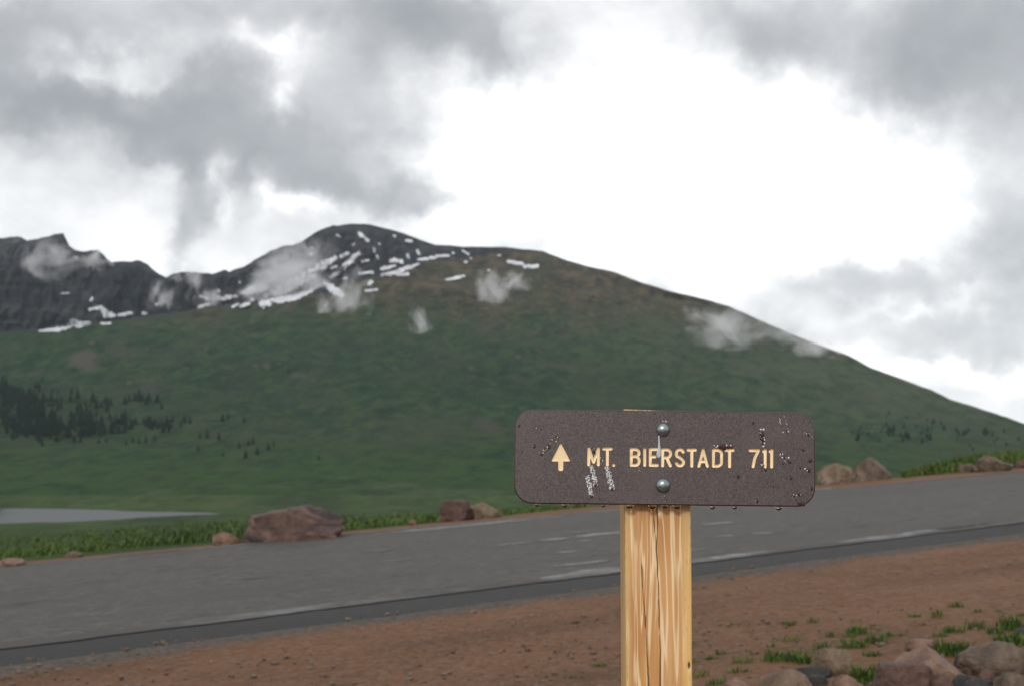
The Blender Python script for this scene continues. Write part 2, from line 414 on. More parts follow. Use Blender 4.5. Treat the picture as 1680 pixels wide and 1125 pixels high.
# what is left of the centre marking: scraps of paint
k = 0; LS_ = .45
for (px, py, ln, wd) in [(843, 893, 1.1, .10), (910, 886, 1.0, .16), (993, 877, 1.9, .22), (955, 874, .8, .08), (960, 888, .6, .06), (930, 907, .7, .10), (955, 926, 1.6, .12),
                         (1178, 860, 1.0, .18), (1252, 876, .5, .16), (1185, 881, .7, .10), (815, 858, 5.0, .16), (745, 865, 4.4, .22), (690, 870, 3.0, .12), (1000, 838, 3.0, .1), (990, 938, 2.0, .22), (955, 943, 2.0, .15), (1130, 905, 1.2, .05),
                         (620, 905, 1.3, .06), (650, 921, .8, .05), (1460, 881, 3.4, .12), (1545, 870, 3.6, .14), (1345, 803, 1.8, .18), (1205, 913, 2.4, .1)]:
    q = onplane(px, py); s0, d0 = sd(q[0], q[1])
    o = strip('paint_scrap', M_PAINT2, d0 - wd * .8, d0 + wd * .8, .0155 + .0004 * (k % 4), s0=s0 - ln * LS_ / 2, s1=s0 + ln * LS_ / 2, st=.04, nd=4, wob0=wd * .9, wob1=wd * .9, seed=20. + 3 * k, freq=3.5, ends=ln * LS_ * .4)
    tag(o, 'worn scrap of white road paint', kind='structure'); k += 1
VW = lambda S: 1.35 + 1.2 * sstep(2, 22, S)         # width of the dirt verge grows to the right
o = strip('verge', M_DIRT, D_FAR + .02, lambda S: D_FAR + .1 + VW(S), .006, nd=10, wob1=.55, seed=8., freq=.45, drop=lambda V, S: .10 * V ** 2,
          attrs=lambda S, V: {'edge': V * 0}); tag(o, 'narrow strip of red dirt along the far side of the road', kind='structure')

# ------------------------------------------------------------------ meadow and lake
ZV = ([0, 20, 60, 100, 300, 600, 980, 1460, 1500, 1600, 1700], [-.9, -1.6, -4.2, -6.8, -15, -24.5, -33.6, -33.9, -32.6, -25.6, -19.0])
def zval(Y): return np.interp(Y, *ZV)
def verge_Y(px, off=0.75):
    a, _ = rays(px, 800.0)
    return (D_FAR + off) / (NX * a + NY)
def bank(px, q): return sstep(1440, 1620, px) * (1 - sstep(2000, 2400, px)) * sstep(1.2, 4.2, q) * (1 - sstep(9, 20, q)) * .38
def meadow(px, Y):
    a, _ = rays(px, 800.0)
    Yv = verge_Y(px); X = a * Y; q = Y - Yv
    wgt = sstep(0, 60, q)
    z = plane_z(X, Y) * (1 - wgt) + (CAMZ + zval(Y)) * wgt - .05 * (1 - wgt) - sstep(0, 8, q) * (1 - wgt) * .35
    rough = fbm(X / 60, Y / 60, .5, 4) * 1.6 * sstep(40, 300, q) * sstep(1600, 1300, Y) + fbm(X / 5, Y / 5, 2.5, 3) * .18 * sstep(1, 6, q)
    e = (np.abs(px + 500) / 850.) ** 6 + ((Y - 1225 - fbm(X / 90, 3.3) * 25 - 30 * sstep(200, 350, px)) / (205. - 120 * sstep(60, 345, px))) ** 2
    inl = sstep(1.35, .75, e)
    rough = rough * (1 - inl) + np.where((Y > 900) & (Y < 1500), np.maximum(0, -rough) * .7 * (1 - inl), 0)
    z = z + rough - inl * 3.0 + bank(px, q)
    return np.stack([X, Y + 0 * X, z], -1)
pxs = axis([(-2600, -200, 60), (-200, 1900, 4), (1900, 3600, 60)])
tv = np.linspace(0, 1, 240)
PXm, Tm = np.meshgrid(pxs, tv)
Yv = verge_Y(PXm); Ym = Yv * (1606. / Yv) ** Tm
V_ = meadow(PXm, Ym)
o = mesh_obj('meadow', V_, grid_faces(*PXm.shape), M_MEADOW); tag(o, 'green willow meadow of the valley floor', kind='structure')
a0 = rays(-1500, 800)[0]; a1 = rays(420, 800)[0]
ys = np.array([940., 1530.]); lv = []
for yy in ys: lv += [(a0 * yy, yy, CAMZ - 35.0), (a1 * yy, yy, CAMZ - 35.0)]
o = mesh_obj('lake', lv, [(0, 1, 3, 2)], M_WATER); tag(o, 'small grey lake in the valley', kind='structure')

# ------------------------------------------------------------------ mountain and cliffs
SKY_P = np.array([(-1500, 430), (-900, 380), (-400, 430), (-150, 400), (-40, 395), (0, 391), (30, 389), (44, 395), (60, 392), (104, 382), (110, 401), (120, 409), (135, 413), (160, 411), (172, 421), (182, 430),
    (215, 429), (232, 428), (243, 434), (255, 445), (272, 457), (278, 452), (287, 447), (320, 447), (348, 449), (355, 446), (370, 443), (376, 446), (400, 437), (430, 420), (445, 411), (460, 405), (480, 402), (490, 399),
    (520, 380), (545, 370), (555, 371), (575, 367), (605, 368), (630, 374), (660, 382), (690, 394), (715, 402), (770, 405), (830, 406), (890, 412), (930, 427), (960, 436), (1010, 447), (1050, 463),
    (1100, 478), (1160, 492), (1195, 502), (1250, 527), (1330, 561), (1390, 582), (1430, 603), (1500, 629), (1530, 640), (1560, 655), (1600, 667), (1640, 680), (1680, 694), (1800, 728), (2000, 752), (2600, 720), (3300, 690)], float)
SH_P = np.array([(-1500, 560), (-300, 556), (0, 549), (60, 543), (140, 536), (200, 529), (300, 514), (420, 497), (480, 488), (540, 470), (600, 440), (660, 420)], float)
YT = ([367, 440, 520, 600, 650, 690, 740, 800, 812, 830], [4500, 4120, 3700, 3200, 2880, 2600, 2200, 1700, 1600, 1480])
def skyline(px):
    y = np.interp(px, SKY_P[:, 0], SKY_P[:, 1])
    j = fbm(np.asarray(px) / 14., 7.7, 0, 4, .6) * 3.2 * (1 - sstep(420, 700, px)) + fbm(np.asarray(px) / 30., 1.7, 0, 4, .6) * 1.6
    return y + j
def shoulder(px): return np.interp(px, SH_P[:, 0], SH_P[:, 1]) + fbm(np.asarray(px) / 40., 9.1) * 2.5
def mtn_depth(px, py):
    px = np.asarray(px, float); py = np.asarray(py, float)
    Y0 = np.interp(py, *YT)
    sh = shoulder(px); fade = 1 - sstep(420, 640, px)
    Ys = np.interp(sh, *YT)
    up = sstep(0, 5, sh - py)
    Yc = Ys + 420 + (sh - py) * 2.2
    Yb = Y0 + fade * up * (np.maximum(Yc, Y0) - Y0)
    x = (px - CX) / F * Yb; z = (HZ - py) / F * Yb
    rk = np.clip(up * fade + sstep(480, 400, py) * sstep(420, 500, px) * (1 - sstep(620, 760, px)), 0, 1)
    smooth = fbm(x / 420, z / 160, 1.1, 5, .5) * 130 + fbm(x / 110, z / 45, 4.1, 4, .55) * 40
    smooth = smooth + (1 - np.abs(fbm((x + z * .5) / 260, z / 420, 6.1, 3))) * 40 * sstep(760, 640, py)
    rid = (1 - np.abs(fbm(x / 95 + z / 400, z / 420, 2.2, 4, .6)) * 2) * -150 + fbm(x / 30, z / 60, 8.2, 3, .6) * 40 + np.abs(fbm(x / 200, z / 40, 3.3, 3)) * 40
    amp = sstep(812, 740, py)
    sk = skyline(px)
    return Yb + (smooth * (1 - rk) + rid * rk) * amp * (.35 + .65 * sstep(0, 12, py - sk)), rk, up * fade
def surf(px, py, off=0.0):
    Yd, rk, cl = mtn_depth(px, py)
    return at(px, py, Yd - off)
pxs = axis([(-1500, -60, 24), (-60, 1740, 2.6), (1740, 3300, 26)])
NR = 250
vv = np.linspace(0, 1, NR)
PXg, Vg = np.meshgrid(pxs, vv)
skl = skyline(PXg); PYg = 818 + (skl - 818) * Vg
Yd, rk, cl = mtn_depth(PXg, PYg)
G = at(PXg, PYg, Yd)
G[..., 2] -= sstep(806, 814, PYg) * 5.0
back1 = G[-1] + np.array([0, 160, -70.]); back2 = back1 + np.array([0, 700, -480.])
G = np.concatenate([G, back1[None], back2[None]], 0)
ext = lambda a: np.concatenate([a, a[-1:], a[-1:]], 0)
# cover masks: bare rock, brown tundra, lush low ground, outcrops
nz = fbm(PXg / 90, PYg / 40, 5.5, 4, .6)
rb = np.interp(PXg, [-1500, 400, 430, 520, 600, 660, 720, 800, 900, 1000], [420, 498, 494, 482, 462, 440, 424, 414, 408, 400])
rock = np.clip(cl + sstep(14, -14, PYg - rb - nz * 14) * sstep(330, 430, PXg), 0, 1)
tb = np.interp(PXg, [-1500, 0, 300, 600, 840, 1100, 1300, 1500, 1680, 3300], [556, 546, 536, 548, 558, 560, 574, 640, 698, 750])
tund = sstep(75, -110, PYg - tb - nz * 30) * .92
low = sstep(690, 790, PYg)
outc = .34 * sstep(.12, .45, fbm(PXg / 45., PYg / 20., 3.9, 4, .65)) * sstep(700, 640, PYg) * sstep(1350, 1000, PXg)
for (ox, oy, rx, ry, a_) in [(140, 590, 40, 26, .9), (100, 615, 45, 12, .5), (490, 616, 22, 14, .75), (230, 575, 50, 18, .4), (320, 575, 60, 24, .35), (190, 625, 25, 8, .5), (270, 585, 20, 12, .45), (580, 600, 40, 20, .4), (640, 620, 60, 25, .3), (850, 585, 8, 6, .9), (1200, 630, 90, 18, .35), (460, 635, 16, 6, .5), (660, 640, 30, 10, .4), (1440, 690, 120, 20, .2)]:
    outc = np.maximum(outc, a_ * np.exp(-((PXg - ox) / rx) ** 2 - ((PYg - oy) / ry) ** 2))
wil = np.zeros_like(PXg)
for (ox, oy, rx, ry, a_) in [(620, 605, 260, 38, .8), (330, 640, 260, 26, .5), (60, 670, 150, 40, .8), (150, 560, 160, 18, .35), (820, 640, 240, 30, .6), (1060, 625, 170, 24, .5), (250, 826, 250, 5, .7), (1150, 690, 160, 20, .3)]:
    wil = np.maximum(wil, a_ * np.exp(-((PXg - ox) / rx) ** 2 - ((PYg - oy) / ry) ** 2))
dry = .75 * sstep(850, 1450, PXg + (620 - PYg) * .8) * sstep(760, 640, PYg)  # haze over the right flank, painted as a paler slope colour
ro = np.random.RandomState(17)
for i in range(95):
    ox = ro.uniform(60, 980); oy = 596 + ro.normal() * 22 + (ox - 400) * .02; rx = ro.uniform(3, 11) ; ry = rx * ro.uniform(.4, .8)
    outc = np.maximum(outc, ro.uniform(.35, .85) * np.exp(-((PXg - ox) / rx) ** 2 - ((PYg - oy) / ry) ** 2))
for (ox, oy, rx, ry, a_) in [(645, 797, 42, 5, 1.), (560, 782, 24, 3, .8), (248, 806, 26, 5, .8), (350, 797, 55, 3, .7), (480, 797, 60, 2.5, .6), (740, 806, 110, 4, .8), (600, 801, 70, 3, .6), (120, 785, 50, 2, .4), (420, 770, 70, 2, .4)]:
    dry = np.maximum(dry, a_ * np.exp(-((PXg - ox) / rx) ** 2 - ((PYg - oy) / ry) ** 2))
at_all = {'willow': ext(wil), 'haze_drygrass': ext(dry), 'rock': ext(rock), 'tundra': ext(tund), 'low': ext(low), 'outcrop': ext(outc)}
Fc = grid_faces(NR + 2, len(pxs))
fpx = ext(PXg).ravel()[Fc].mean(1); fcl = ext(cl).ravel()[Fc].mean(1)
isc = (fpx < 276) & (fcl > .5)
def part_mesh(name, sel, mat):
    f = Fc[sel]; used, inv = np.unique(f, return_inverse=True)
    return mesh_obj(name, G.reshape(-1, 3)[used], inv.reshape(f.shape), mat, attrs={k_: v_.ravel()[used] for k_, v_ in at_all.items()})
mountain = part_mesh('mountain', ~isc, M_MOUNT); tag(mountain, 'broad green and brown mountain with a dark rocky summit', kind='structure')
cliffs = part_mesh('cliffs', isc, M_CLIFF); tag(cliffs, 'dark jagged cliff ridge at the left', kind='structure')

# old snow lying on the rock: every field a part of the slope it lies on
c2 = lambda pts: [(400 + x / 3., 340 + y / 3.) for x, y in pts]
c1 = lambda pts: [(x / 3., 340 + y / 3.) for x, y in pts]
SNOW = [(c2([(100, 470), (200, 400), (330, 330), (450, 250)]), (9, 11, 10, 4)), (c2([(170, 455), (260, 440), (360, 395)]), (6, 7, 3)), (c2([(430, 345), (500, 290), (565, 225)]), (3, 6, 4)), (c2([(480, 240), (510, 228)]), (4, 4)),
    (c2([(0, 420), (100, 400)]), (5, 6)), (c2([(0, 485), (45, 455)]), (4, 3)), (c2([(570, 130), (612, 165)]), (3.5, 3)), (c2([(458, 138), (475, 146)]), (2.5, 2)), (c2([(333, 200), (340, 202)]), (2.2, 2)), (c2([(328, 232), (338, 230)]), (2, 2)),
    (c2([(538, 185), (545, 178)]), (2, 1.5)), (c2([(640, 205), (645, 220)]), (2, 2)), (c2([(655, 240), (660, 252)]), (2.2, 2)), (c2([(680, 335), (760, 318), (860, 280)]), (3, 5, 2.2)), (c2([(760, 332), (808, 332)]), (3, 3)),
    (c2([(680, 303), (745, 290)]), (3.2, 2.5)), (c2([(722, 262), (775, 268)]), (4, 4)), (c2([(805, 238), (812, 248)]), (3, 2.5)), (c2([(855, 215), (864, 232)]), (2.6, 2.4)), (c2([(860, 258), (940, 250)]), (2.4, 3.4)), (c2([(950, 242), (1010, 239)]), (2.6, 2.4)),
    (c2([(1078, 214), (1108, 233)]), (2.6, 2.2)), (c2([(1090, 270), (1096, 271)]), (2, 2)), (c2([(1115, 250), (1119, 252)]), (1.8, 1.6)), (c2([(1300, 268), (1368, 278)]), (3, 3.5)), (c2([(1385, 292), (1445, 290)]), (4.2, 3)), (c2([(995, 358), (1040, 350), (1085, 340)]), (1.8, 3.4, 2)),
    (c2([(618, 376), (626, 368)]), (4, 3.5)), (c2([(600, 412), (655, 406)]), (2, 2)), (c2([(570, 328), (632, 320)]), (2.4, 2.6)), (c2([(738, 140), (744, 142)]), (2, 2)), (c2([(800, 165), (825, 168)]), (2.8, 2.4)), (c2([(1028, 225), (1034, 226)]), (1.8, 1.6)), (c2([(1202, 310), (1210, 310)]), (1.8, 1.8)),
    (c2([(400, 372), (440, 405), (480, 430)]), (4, 8, 6)), (c2([(430, 300), (455, 292)]), (2.5, 2.5)), (c2([(585, 268), (615, 262)]), (2.2, 2)), (c2([(380, 268), (420, 258)]), (2, 2)), (c2([(490, 352), (505, 350)]), (2, 2)), (c2([(665, 180), (670, 186)]), (1.6, 1.6)), (c2([(1250, 238), (1262, 238)]), (1.6, 1.6)),
    (c1([(985, 438), (1025, 452)]), (2.6, 2.4)), (c1([(980, 492), (1030, 474)]), (3.4, 2.6)), (c1([(1075, 412), (1080, 416)]), (2.2, 2)), (c1([(1075, 448), (1120, 446), (1165, 438)]), (4.2, 4, 3)), (c1([(1190, 422), (1250, 402), (1320, 392)]), (2.8, 6, 3.4)), (c1([(1145, 490), (1172, 474)]), (3, 2.4)), (c1([(1185, 490), (1240, 456)]), (2.6, 2.8)), (c1([(1178, 368), (1182, 372)]), (1.6, 1.6))]
SNOWC = [(c1([(195, 609), (290, 600), (345, 582)]), (1.8, 4.5, 4)), (c1([(350, 562), (385, 575), (438, 570)]), (4, 6.5, 2.8)), (c1([(440, 503), (500, 494), (522, 525), (562, 533)]), (2.8, 4, 7, 3.4)), (c1([(585, 531), (650, 520)]), (3.4, 2.4)), (c1([(500, 572), (540, 571)]), (2.8, 2.6)), (c1([(448, 458), (456, 448)]), (2.6, 2)),
    (c1([(705, 522), (722, 520)]), (3, 2.6)), (c1([(305, 425), (338, 424)]), (1.6, 1.6)), (c1([(365, 248), (380, 250)]), (2, 1.8)), (c1([(770, 480), (790, 470)]), (2.5, 2.2))]
sk_ = 0
for lst, par in ((SNOW, mountain), (SNOWC, cliffs)):
    for pts, ws in lst:
        pts = np.array(pts); x0, y0 = pts.min(0) - max(ws) * 1.9 - 2; x1, y1 = pts.max(0) + max(ws) * 1.9 + 2
        st = .6; gx, gy = np.meshgrid(np.arange(x0, x1, st), np.arange(y0, y1, st))
        best = np.full(gx.shape, 9e9)
        for i in range(len(pts) - 1):
            p, q = pts[i], pts[i + 1]; dv = q - p
            tt = np.clip(((gx - p[0]) * dv[0] + (gy - p[1]) * dv[1]) / max(dv @ dv, 1e-6), 0, 1)
            dist = np.hypot(gx - p[0] - tt * dv[0], gy - p[1] - tt * dv[1]); ww = (ws[i] + (ws[i + 1] - ws[i]) * tt) * .95
            best = np.minimum(best, dist / ww)
        f = best + fbm(gx / 8., gy / 4.5, sk_ * 3.1, 5, .65) * 1.35
        ok = (f < 1.0) & (gy > skyline(gx) + 1.5)
        oq = ok[:-1, :-1] & ok[1:, :-1] & ok[:-1, 1:] & ok[1:, 1:]
        if oq.sum() < 2: ok = best < 1; oq = ok[:-1, :-1] & ok[1:, :-1] & ok[:-1, 1:] & ok[1:, 1:]
        fc = grid_faces(*gx.shape)[oq.ravel()]
        used, inv = np.unique(fc, return_inverse=True)
        v = surf(gx.ravel()[used], gy.ravel()[used], 7.0)
        mesh_obj('snow_patch', v, inv.reshape(fc.shape), M_SNOW, parent=par); sk_ += 1

# ------------------------------------------------------------------ spruce trees on the lower slopes
def needles_m(t):
    c = t.coord('Object'); n = t.noise(c, 1.2, 3, .6)
    P(t, t.ramp(n, [(.3, (.005, .011, .009)), (.7, (.014, .025, .016))]), .9, .1)
M_SPRUCE = material('spruce_needles', needles_m)
def spruce_mesh(seed):
    r = random.Random(seed); vs, fs = [], []
    def cone(z0, z1, rad, n):
        b = len(vs); ph = r.random() * 6
        for i in range(n):
            a = ph + 2 * math.pi * i / n; q = rad * (r.uniform(.85, 1.15) if i % 2 else r.uniform(.5, .75))
            vs.append((q * math.cos(a), q * math.sin(a), z0 - r.uniform(0, .05)))
        vs.append((r.uniform(-.01, .01), r.uniform(-.01, .01), z1)); vs.append((0, 0, z0 + .04))
        for i in range(n):
            fs.append((b + i, b + (i + 1) % n, b + n)); fs.append((b + (i + 1) % n, b + i, b + n + 1))
    b = len(vs)
    for zz in (-.08, .3):
        for i in range(5): vs.append((.025 * math.cos(i * 1.257), .025 * math.sin(i * 1.257), zz))
    for i in range(5): fs.append((b + i, b + (i + 1) % 5, b + 5 + (i + 1) % 5, b + 5 + i))
    T = 7
    for k in range(T):
        z = .06 + .80 * k / T
        cone(z, min(1.0, z + .30), .21 * (1 - k / (T + .6)) * r.uniform(.85, 1.1) + .012, 12)
    me = bpy.data.meshes.new('spruce_tree'); me.from_pydata(vs, [], fs); me.materials.append(M_SPRUCE)
    return me
SPM = [spruce_mesh(i) for i in range(5)]
rr = random.Random(5)
def spruce(px, py, hpx, label, group):
    p = surf(px, py)
    o = link(bpy.data.objects.new('spruce_tree', SPM[rr.randrange(5)]))
    Yd = float(p[1]); h = hpx / F * Yd
    o.location = p; o.scale = (h * rr.uniform(.95, 1.8),) * 2 + (h,); o.rotation_euler = (0, 0, rr.uniform(0, 6.3))
    tag(o, label, 'tree', group)
LW = ('dark spruce packed into the dense wood at the left foot of the mountain', 'spruces of the dense wood on the left slope')
LS = ('small lone spruce scattered on the open green slope right of the dense wood', 'spruces scattered beside the left wood')
RS = ('small dark spruce on the right slope of the mountain, above the roadside boulders', 'spruces on the right slope')
WOOD = [(50, 655, 75, 24, 30), (15, 648, 30, 26, 12), (75, 700, 60, 18, 40), (25, 700, 25, 18, 10), (145, 692, 30, 24, 24), (60, 678, 75, 18, 22)]
for cx, cy, rx, ry, n in WOOD:
    for i in range(n):
        a = rr.uniform(0, 6.283); q = min(1.5, abs(rr.gauss(0, .62)))
        px, py = cx + rx * q * math.cos(a), cy + ry * q * math.sin(a)
        spruce(px, py + 8, rr.uniform(10, 27), *LW)
for px, py in [(175, 672), (177, 668), (205, 660), (212, 655), (232, 655), (240, 660), (258, 657), (265, 668), (190, 690), (185, 700), (195, 708), (206, 692), (215, 700), (222, 692), (244, 692), (250, 698), (260, 700), (274, 690), (277, 706), (296, 697), (302, 690), (312, 692), (162, 724), (207, 727), (218, 722), (228, 724), (239, 724), (254, 720), (328, 716), (340, 715), (359, 718), (365, 688), (374, 684), (325, 737), (366, 745), (392, 732), (408, 727), (415, 725), (403, 748), (122, 722), (132, 722), (422, 742), (400, 690), (440, 735), (449, 728), (523, 751)]:
    spruce(px, py + 3, rr.uniform(10, 16), *LS)
for cx, cy, n in [(208, 694, 8), (250, 700, 8), (186, 706, 9), (170, 668, 5), (272, 700, 5), (232, 658, 5)]:
    for i in range(n): spruce(cx + rr.gauss(0, 7), cy + rr.gauss(0, 5), rr.uniform(11, 21), *LS)
for i in range(32):
    k_ = rr.random(); px = 1395 + 285 * k_; py = 668 + 55 * rr.random() + k_ * 26
    if py < float(skyline(px)) + 18: continue
    spruce(px, py, rr.uniform(5, 9), *RS)
for cx, cy, n in [(1470, 712, 7), (1495, 718, 7), (1512, 714, 6), (1455, 705, 5), (1540, 700, 4), (1420, 716, 4), (1580, 708, 5), (1620, 716, 4)]:
    for i in range(n): spruce(cx + rr.gauss(0, 9), cy + rr.gauss(0, 5), rr.uniform(7, 12), *RS)

# the rest of the dense wood, too many to count
bvs, bfs = [], []; nb = 0
for cx, cy, rx, ry, n in WOOD:
    for i in range(int(n * 2.4)):
        a = rr.uniform(0, 6.283); q = min(1.5, abs(rr.gauss(0, .62)))
        px, py = cx + rx * q * math.cos(a), cy + ry * q * math.sin(a)
        p = surf(px, py + 6); h = rr.uniform(9, 15) / F * float(p[1]); m_ = SPM[rr.randrange(5)]
        bvs += [(v.co.x * h * 1.3 + p[0], v.co.y * h * 1.3 + p[1], v.co.z * h + p[2]) for v in m_.vertices]
        bfs += [tuple(nb + k_ for k_ in f.vertices) for f in m_.polygons]; nb += len(m_.vertices)
o = mesh_obj('spruce_wood', bvs, bfs, M_SPRUCE, smooth=False); tag(o, 'smaller spruces filling the dense wood at the left foot of the mountain', kind='stuff')

# ------------------------------------------------------------------ rocks
def rock_m(c0, c1, c2, lich):
    def f(t):
        c = t.coord('Object')
        n = t.noise(c, 3.0, 6, .65, .6); f = t.noise(c, 22, 5, .7); v = t.noise(t.map(c, (1, 1, 2.2)), 1.6, 4, .6, 1.0)
        col = t.ramp(n, [(.39, c0), (.5, c1), (.61, c2)])
        col = t.mix(t.math('MULTIPLY', t.ss(v, .50, .62), .8), col, lich)
        col = t.mix(t.math('MULTIPLY', t.ss(f, .54, .68), .6), col, (.022, .018, .016))
        col = t.mix(t.math('MULTIPLY', t.ss(t.noise(c, 60, 3, .7), .6, .72), .4), col, (.22, .17, .14))
        P(t, col, t.ramp(n, [(.3, .45), (.7, .75)]), .4, bump=t.math('ADD', n, t.math('MULTIPLY', f, .6)), bstr=1.0, bdist=.035)
    return f
MR = {'red': material('red_granite', rock_m((.048, .024, .018), (.095, .050, .036), (.150, .086, .064), (.026, .018, .016))),
      'pink': material('pink_granite', rock_m((.10, .050, .032), (.20, .12, .082), (.29, .195, .145), (.045, .03, .023))),
      'tan': material('tan_granite', rock_m((.09, .056, .031), (.16, .108, .068), (.23, .175, .122), (.05, .038, .026))),
      'grey': material('grey_brown_granite', rock_m((.055, .036, .023), (.118, .080, .052), (.20, .146, .10), (.028, .023, .02))),
      'slate': material('dark_stone', rock_m((.016, .014, .013), (.034, .030, .027), (.06, .052, .046), (.012, .011, .010)))}
_b = bmesh.new(); bmesh.ops.create_icosphere(_b, subdivisions=5, radius=1)
_b.verts.ensure_lookup_table()
ICO_V = np.array([v.co[:] for v in _b.verts]); ICO_F = np.array([[v.index for v in f.verts] for f in _b.faces]); _b.free()
def rock_shape(seed, dims, cuts=9, rough=.17, flat=.72, planes=None):
    r = np.random.RandomState(seed)
    v = ICO_V.copy()
    o3 = r.uniform(-50, 50, 3)
    v *= (1 + .22 * fbm(v[:, 0] * .9 + o3[0], v[:, 1] * .9 + o3[1], v[:, 2] * .9 + o3[2], 2))[:, None]
    ns = r.normal(size=(cuts, 3)); ns /= np.linalg.norm(ns, axis=1)[:, None]
    lst = [(n, r.uniform(flat - .1, flat + .18)) for n in ns] + [(np.array(n) / np.linalg.norm(n), c) for n, c in (planes or [])]
    for n, c in lst:
        dd = v @ n
        v -= np.where(dd > c, (dd - c) * .96, 0)[:, None] * n[None]
    v *= (1 + rough * .5 * fbm(v[:, 0] * 8 + o3[2], v[:, 1] * 8, v[:, 2] * 8, 3, .6))[:, None]
    v *= (1 + rough * .8 * fbm(v[:, 0] * 3 + o3[1], v[:, 1] * 3, v[:, 2] * 3 + o3[0], 4, .55))[:, None]
    v -= (v.max(0) + v.min(0)) / 2
    v /= (v.max(0) - v.min(0)) / 2
    return v * np.array(dims) / 2
def rock(name, px, py, wpx, hpx, mat, label, cat='rock', depth=.8, seed=0, rot=0., sink=.32, group=None, planes=None, flat=.72, rough=.18, cuts=10, base=None, tilt=0.):
    """px, py: middle of the visible foot; wpx, hpx: visible size in the photograph"""
    p = onplane(px, py) if base is None else np.array(base)
    W = wpx / F * p[1]; H = hpx / F * p[1] / (1 - sink)
    Dp = W * depth
    v = rock_shape(seed, (W, Dp, H), planes=planes, flat=flat, rough=rough, cuts=cuts)
    if tilt:
        c_, s_ = math.cos(tilt), math.sin(tilt); v[:, [0, 2]] = v[:, [0, 2]] @ np.array([[c_, s_], [-s_, c_]])
    if rot:
        c_, s_ = math.cos(rot), math.sin(rot); v[:, :2] = v[:, :2] @ np.array([[c_, s_], [-s_, c_]])
    v[:, 2] += H / 2 - sink * H
    v[:, 1] += Dp * .42
    o = mesh_obj(name, v, ICO_F, MR[mat])
    o.location = (p[0], p[1], p[2])
    tag(o, label, cat, group)
    return o
NB = 'boulders lining the far side of the road'
rock('boulder', 472, 889, 172, 60, 'red', 'large red brown boulder with a sloping right face, biggest one beside the lake', 'boulder', .75, 3, sink=.36, group=NB, planes=[((-.15, -1, .2), .50), ((.66, -.55, .62), .50), ((-.32, -.1, .95), .56), ((-1, -.2, .25), .74), ((.3, 0, .95), .72)], flat=.85, cuts=4, rough=.26)
rock('boulder', 369, 893, 44, 21, 'pink', 'low pale rock slab at the left foot of the largest boulder', 'boulder', .9, 8, sink=.36, group=NB)
rock('boulder', 748, 852, 58, 32, 'red', 'square topped reddish rock at the left end of the pair left of the sign', 'boulder', .8, 12, sink=.36, group=NB, planes=[((0, 0, 1), .55), ((-1, 0, .1), .6), ((0, -1, .1), .6)], cuts=5)
rock('boulder', 797, 848, 56, 24, 'tan', 'pale lichened rock tapering right, next to the square reddish rock', 'boulder', .8, 14, sink=.36, group=NB, planes=[((.6, 0, .8), .5)])
rock('boulder', 1376, 789, 64, 30, 'tan', 'rounded tan boulder just right of the sign, touching a grey one', 'boulder', .8, 22, sink=.36, group=NB)
rock('boulder', 1434, 783, 68, 34, 'grey', 'grey boulder with a dark left face, right of the rounded tan one', 'boulder', .8, 25, sink=.36, group=NB, planes=[((-.8, -.7, .3), .55), ((.7, -.3, .6), .6)])
rock('boulder', 1591, 772, 30, 12, 'grey', 'low flat grey rock at the left side of the domed boulder by the grassy bank', 'boulder', .8, 31, sink=.36, group=NB)
rock('boulder', 1638, 772, 66, 26, 'grey', 'domed grey brown boulder in front of the grassy bank', 'boulder', .75, 34, sink=.36, group=NB, planes=[((.5, -.2, .8), .62)])
rock('boulder', 1692, 764, 42, 14, 'red', 'reddish boulder cut off by the right border of the photo', 'boulder', .8, 37, sink=.36, group=NB)
rock('boulder', 14, 930, 50, 15, 'pink', 'low pink rock behind grass at the far left roadside', 'boulder', .8, 41, sink=.36, group=NB)
rock('boulder', 118, 914, 30, 10, 'grey', 'small grey rock on the far verge between the left border and the big boulder', 'boulder', .8, 43, sink=.36, group=NB)
rock('boulder', 677, 859, 13, 7, 'pink', 'tiny pale stone on the dirt verge left of the square reddish rock', 'stone', .8, 45, sink=.36, group=NB)

q7 = lambda x, y: (1100 + x / 2.897, 900 + y / 2.897)
NR_ = 'rocks heaped at the lower right corner'
def nrock(x0, x1, ytop, ybot, mat, label, seed, **kw):
    px, py = q7((x0 + x1) / 2, ybot)
    kw.setdefault('depth', .75)
    return rock('rock', px, py, (x1 - x0) / 2.897, (ybot - ytop) / 2.897, mat, label, 'rock', seed=seed, group=NR_, **kw)
nrock(235, 405, 620, 720, 'pink', 'pale rock top at the bottom border, nearest rock to the post', 51)
nrock(420, 705, 585, 730, 'tan', 'wide smooth tan rock at the bottom border, left of the dark slab', 53, flat=.85, cuts=5)
nrock(600, 785, 558, 622, 'slate', 'dark flat slate slab leaning on the wide tan rock', 55, flat=.6, tilt=.18)
nrock(650, 760, 600, 660, 'slate', 'small dark stone under the flat slate slab', 56)
nrock(688, 892, 476, 606, 'tan', 'upright rounded orange tan rock behind the dark slab', 57, flat=.8)
nrock(770, 935, 606, 720, 'pink', 'round pinkish rock at the bottom border under the green tuft', 59, flat=.85)
nrock(985, 1275, 552, 720, 'red', 'reddish block with a steep front at the bottom border', 61, planes=[((0, -1, .2), .55), ((0, 0, 1), .6)])
nrock(1080, 1440, 470, 665, 'pink', 'large pink rock with a flat slanting top, in the middle of the heap', 63, planes=[((.62, -.2, .8), .50), ((-.45, -.3, .9), .55)], cuts=5, flat=.85)
nrock(1085, 1170, 525, 575, 'slate', 'small dark stone wedged left of the large pink rock', 64)
nrock(1128, 1275, 434, 505, 'pink', 'low flat pinkish rock at the back of the heap', 65, planes=[((0, 0, 1), .5)])
nrock(1345, 1450, 490, 585, 'slate', 'dark brown rock in the gap behind the large pink rock', 67)
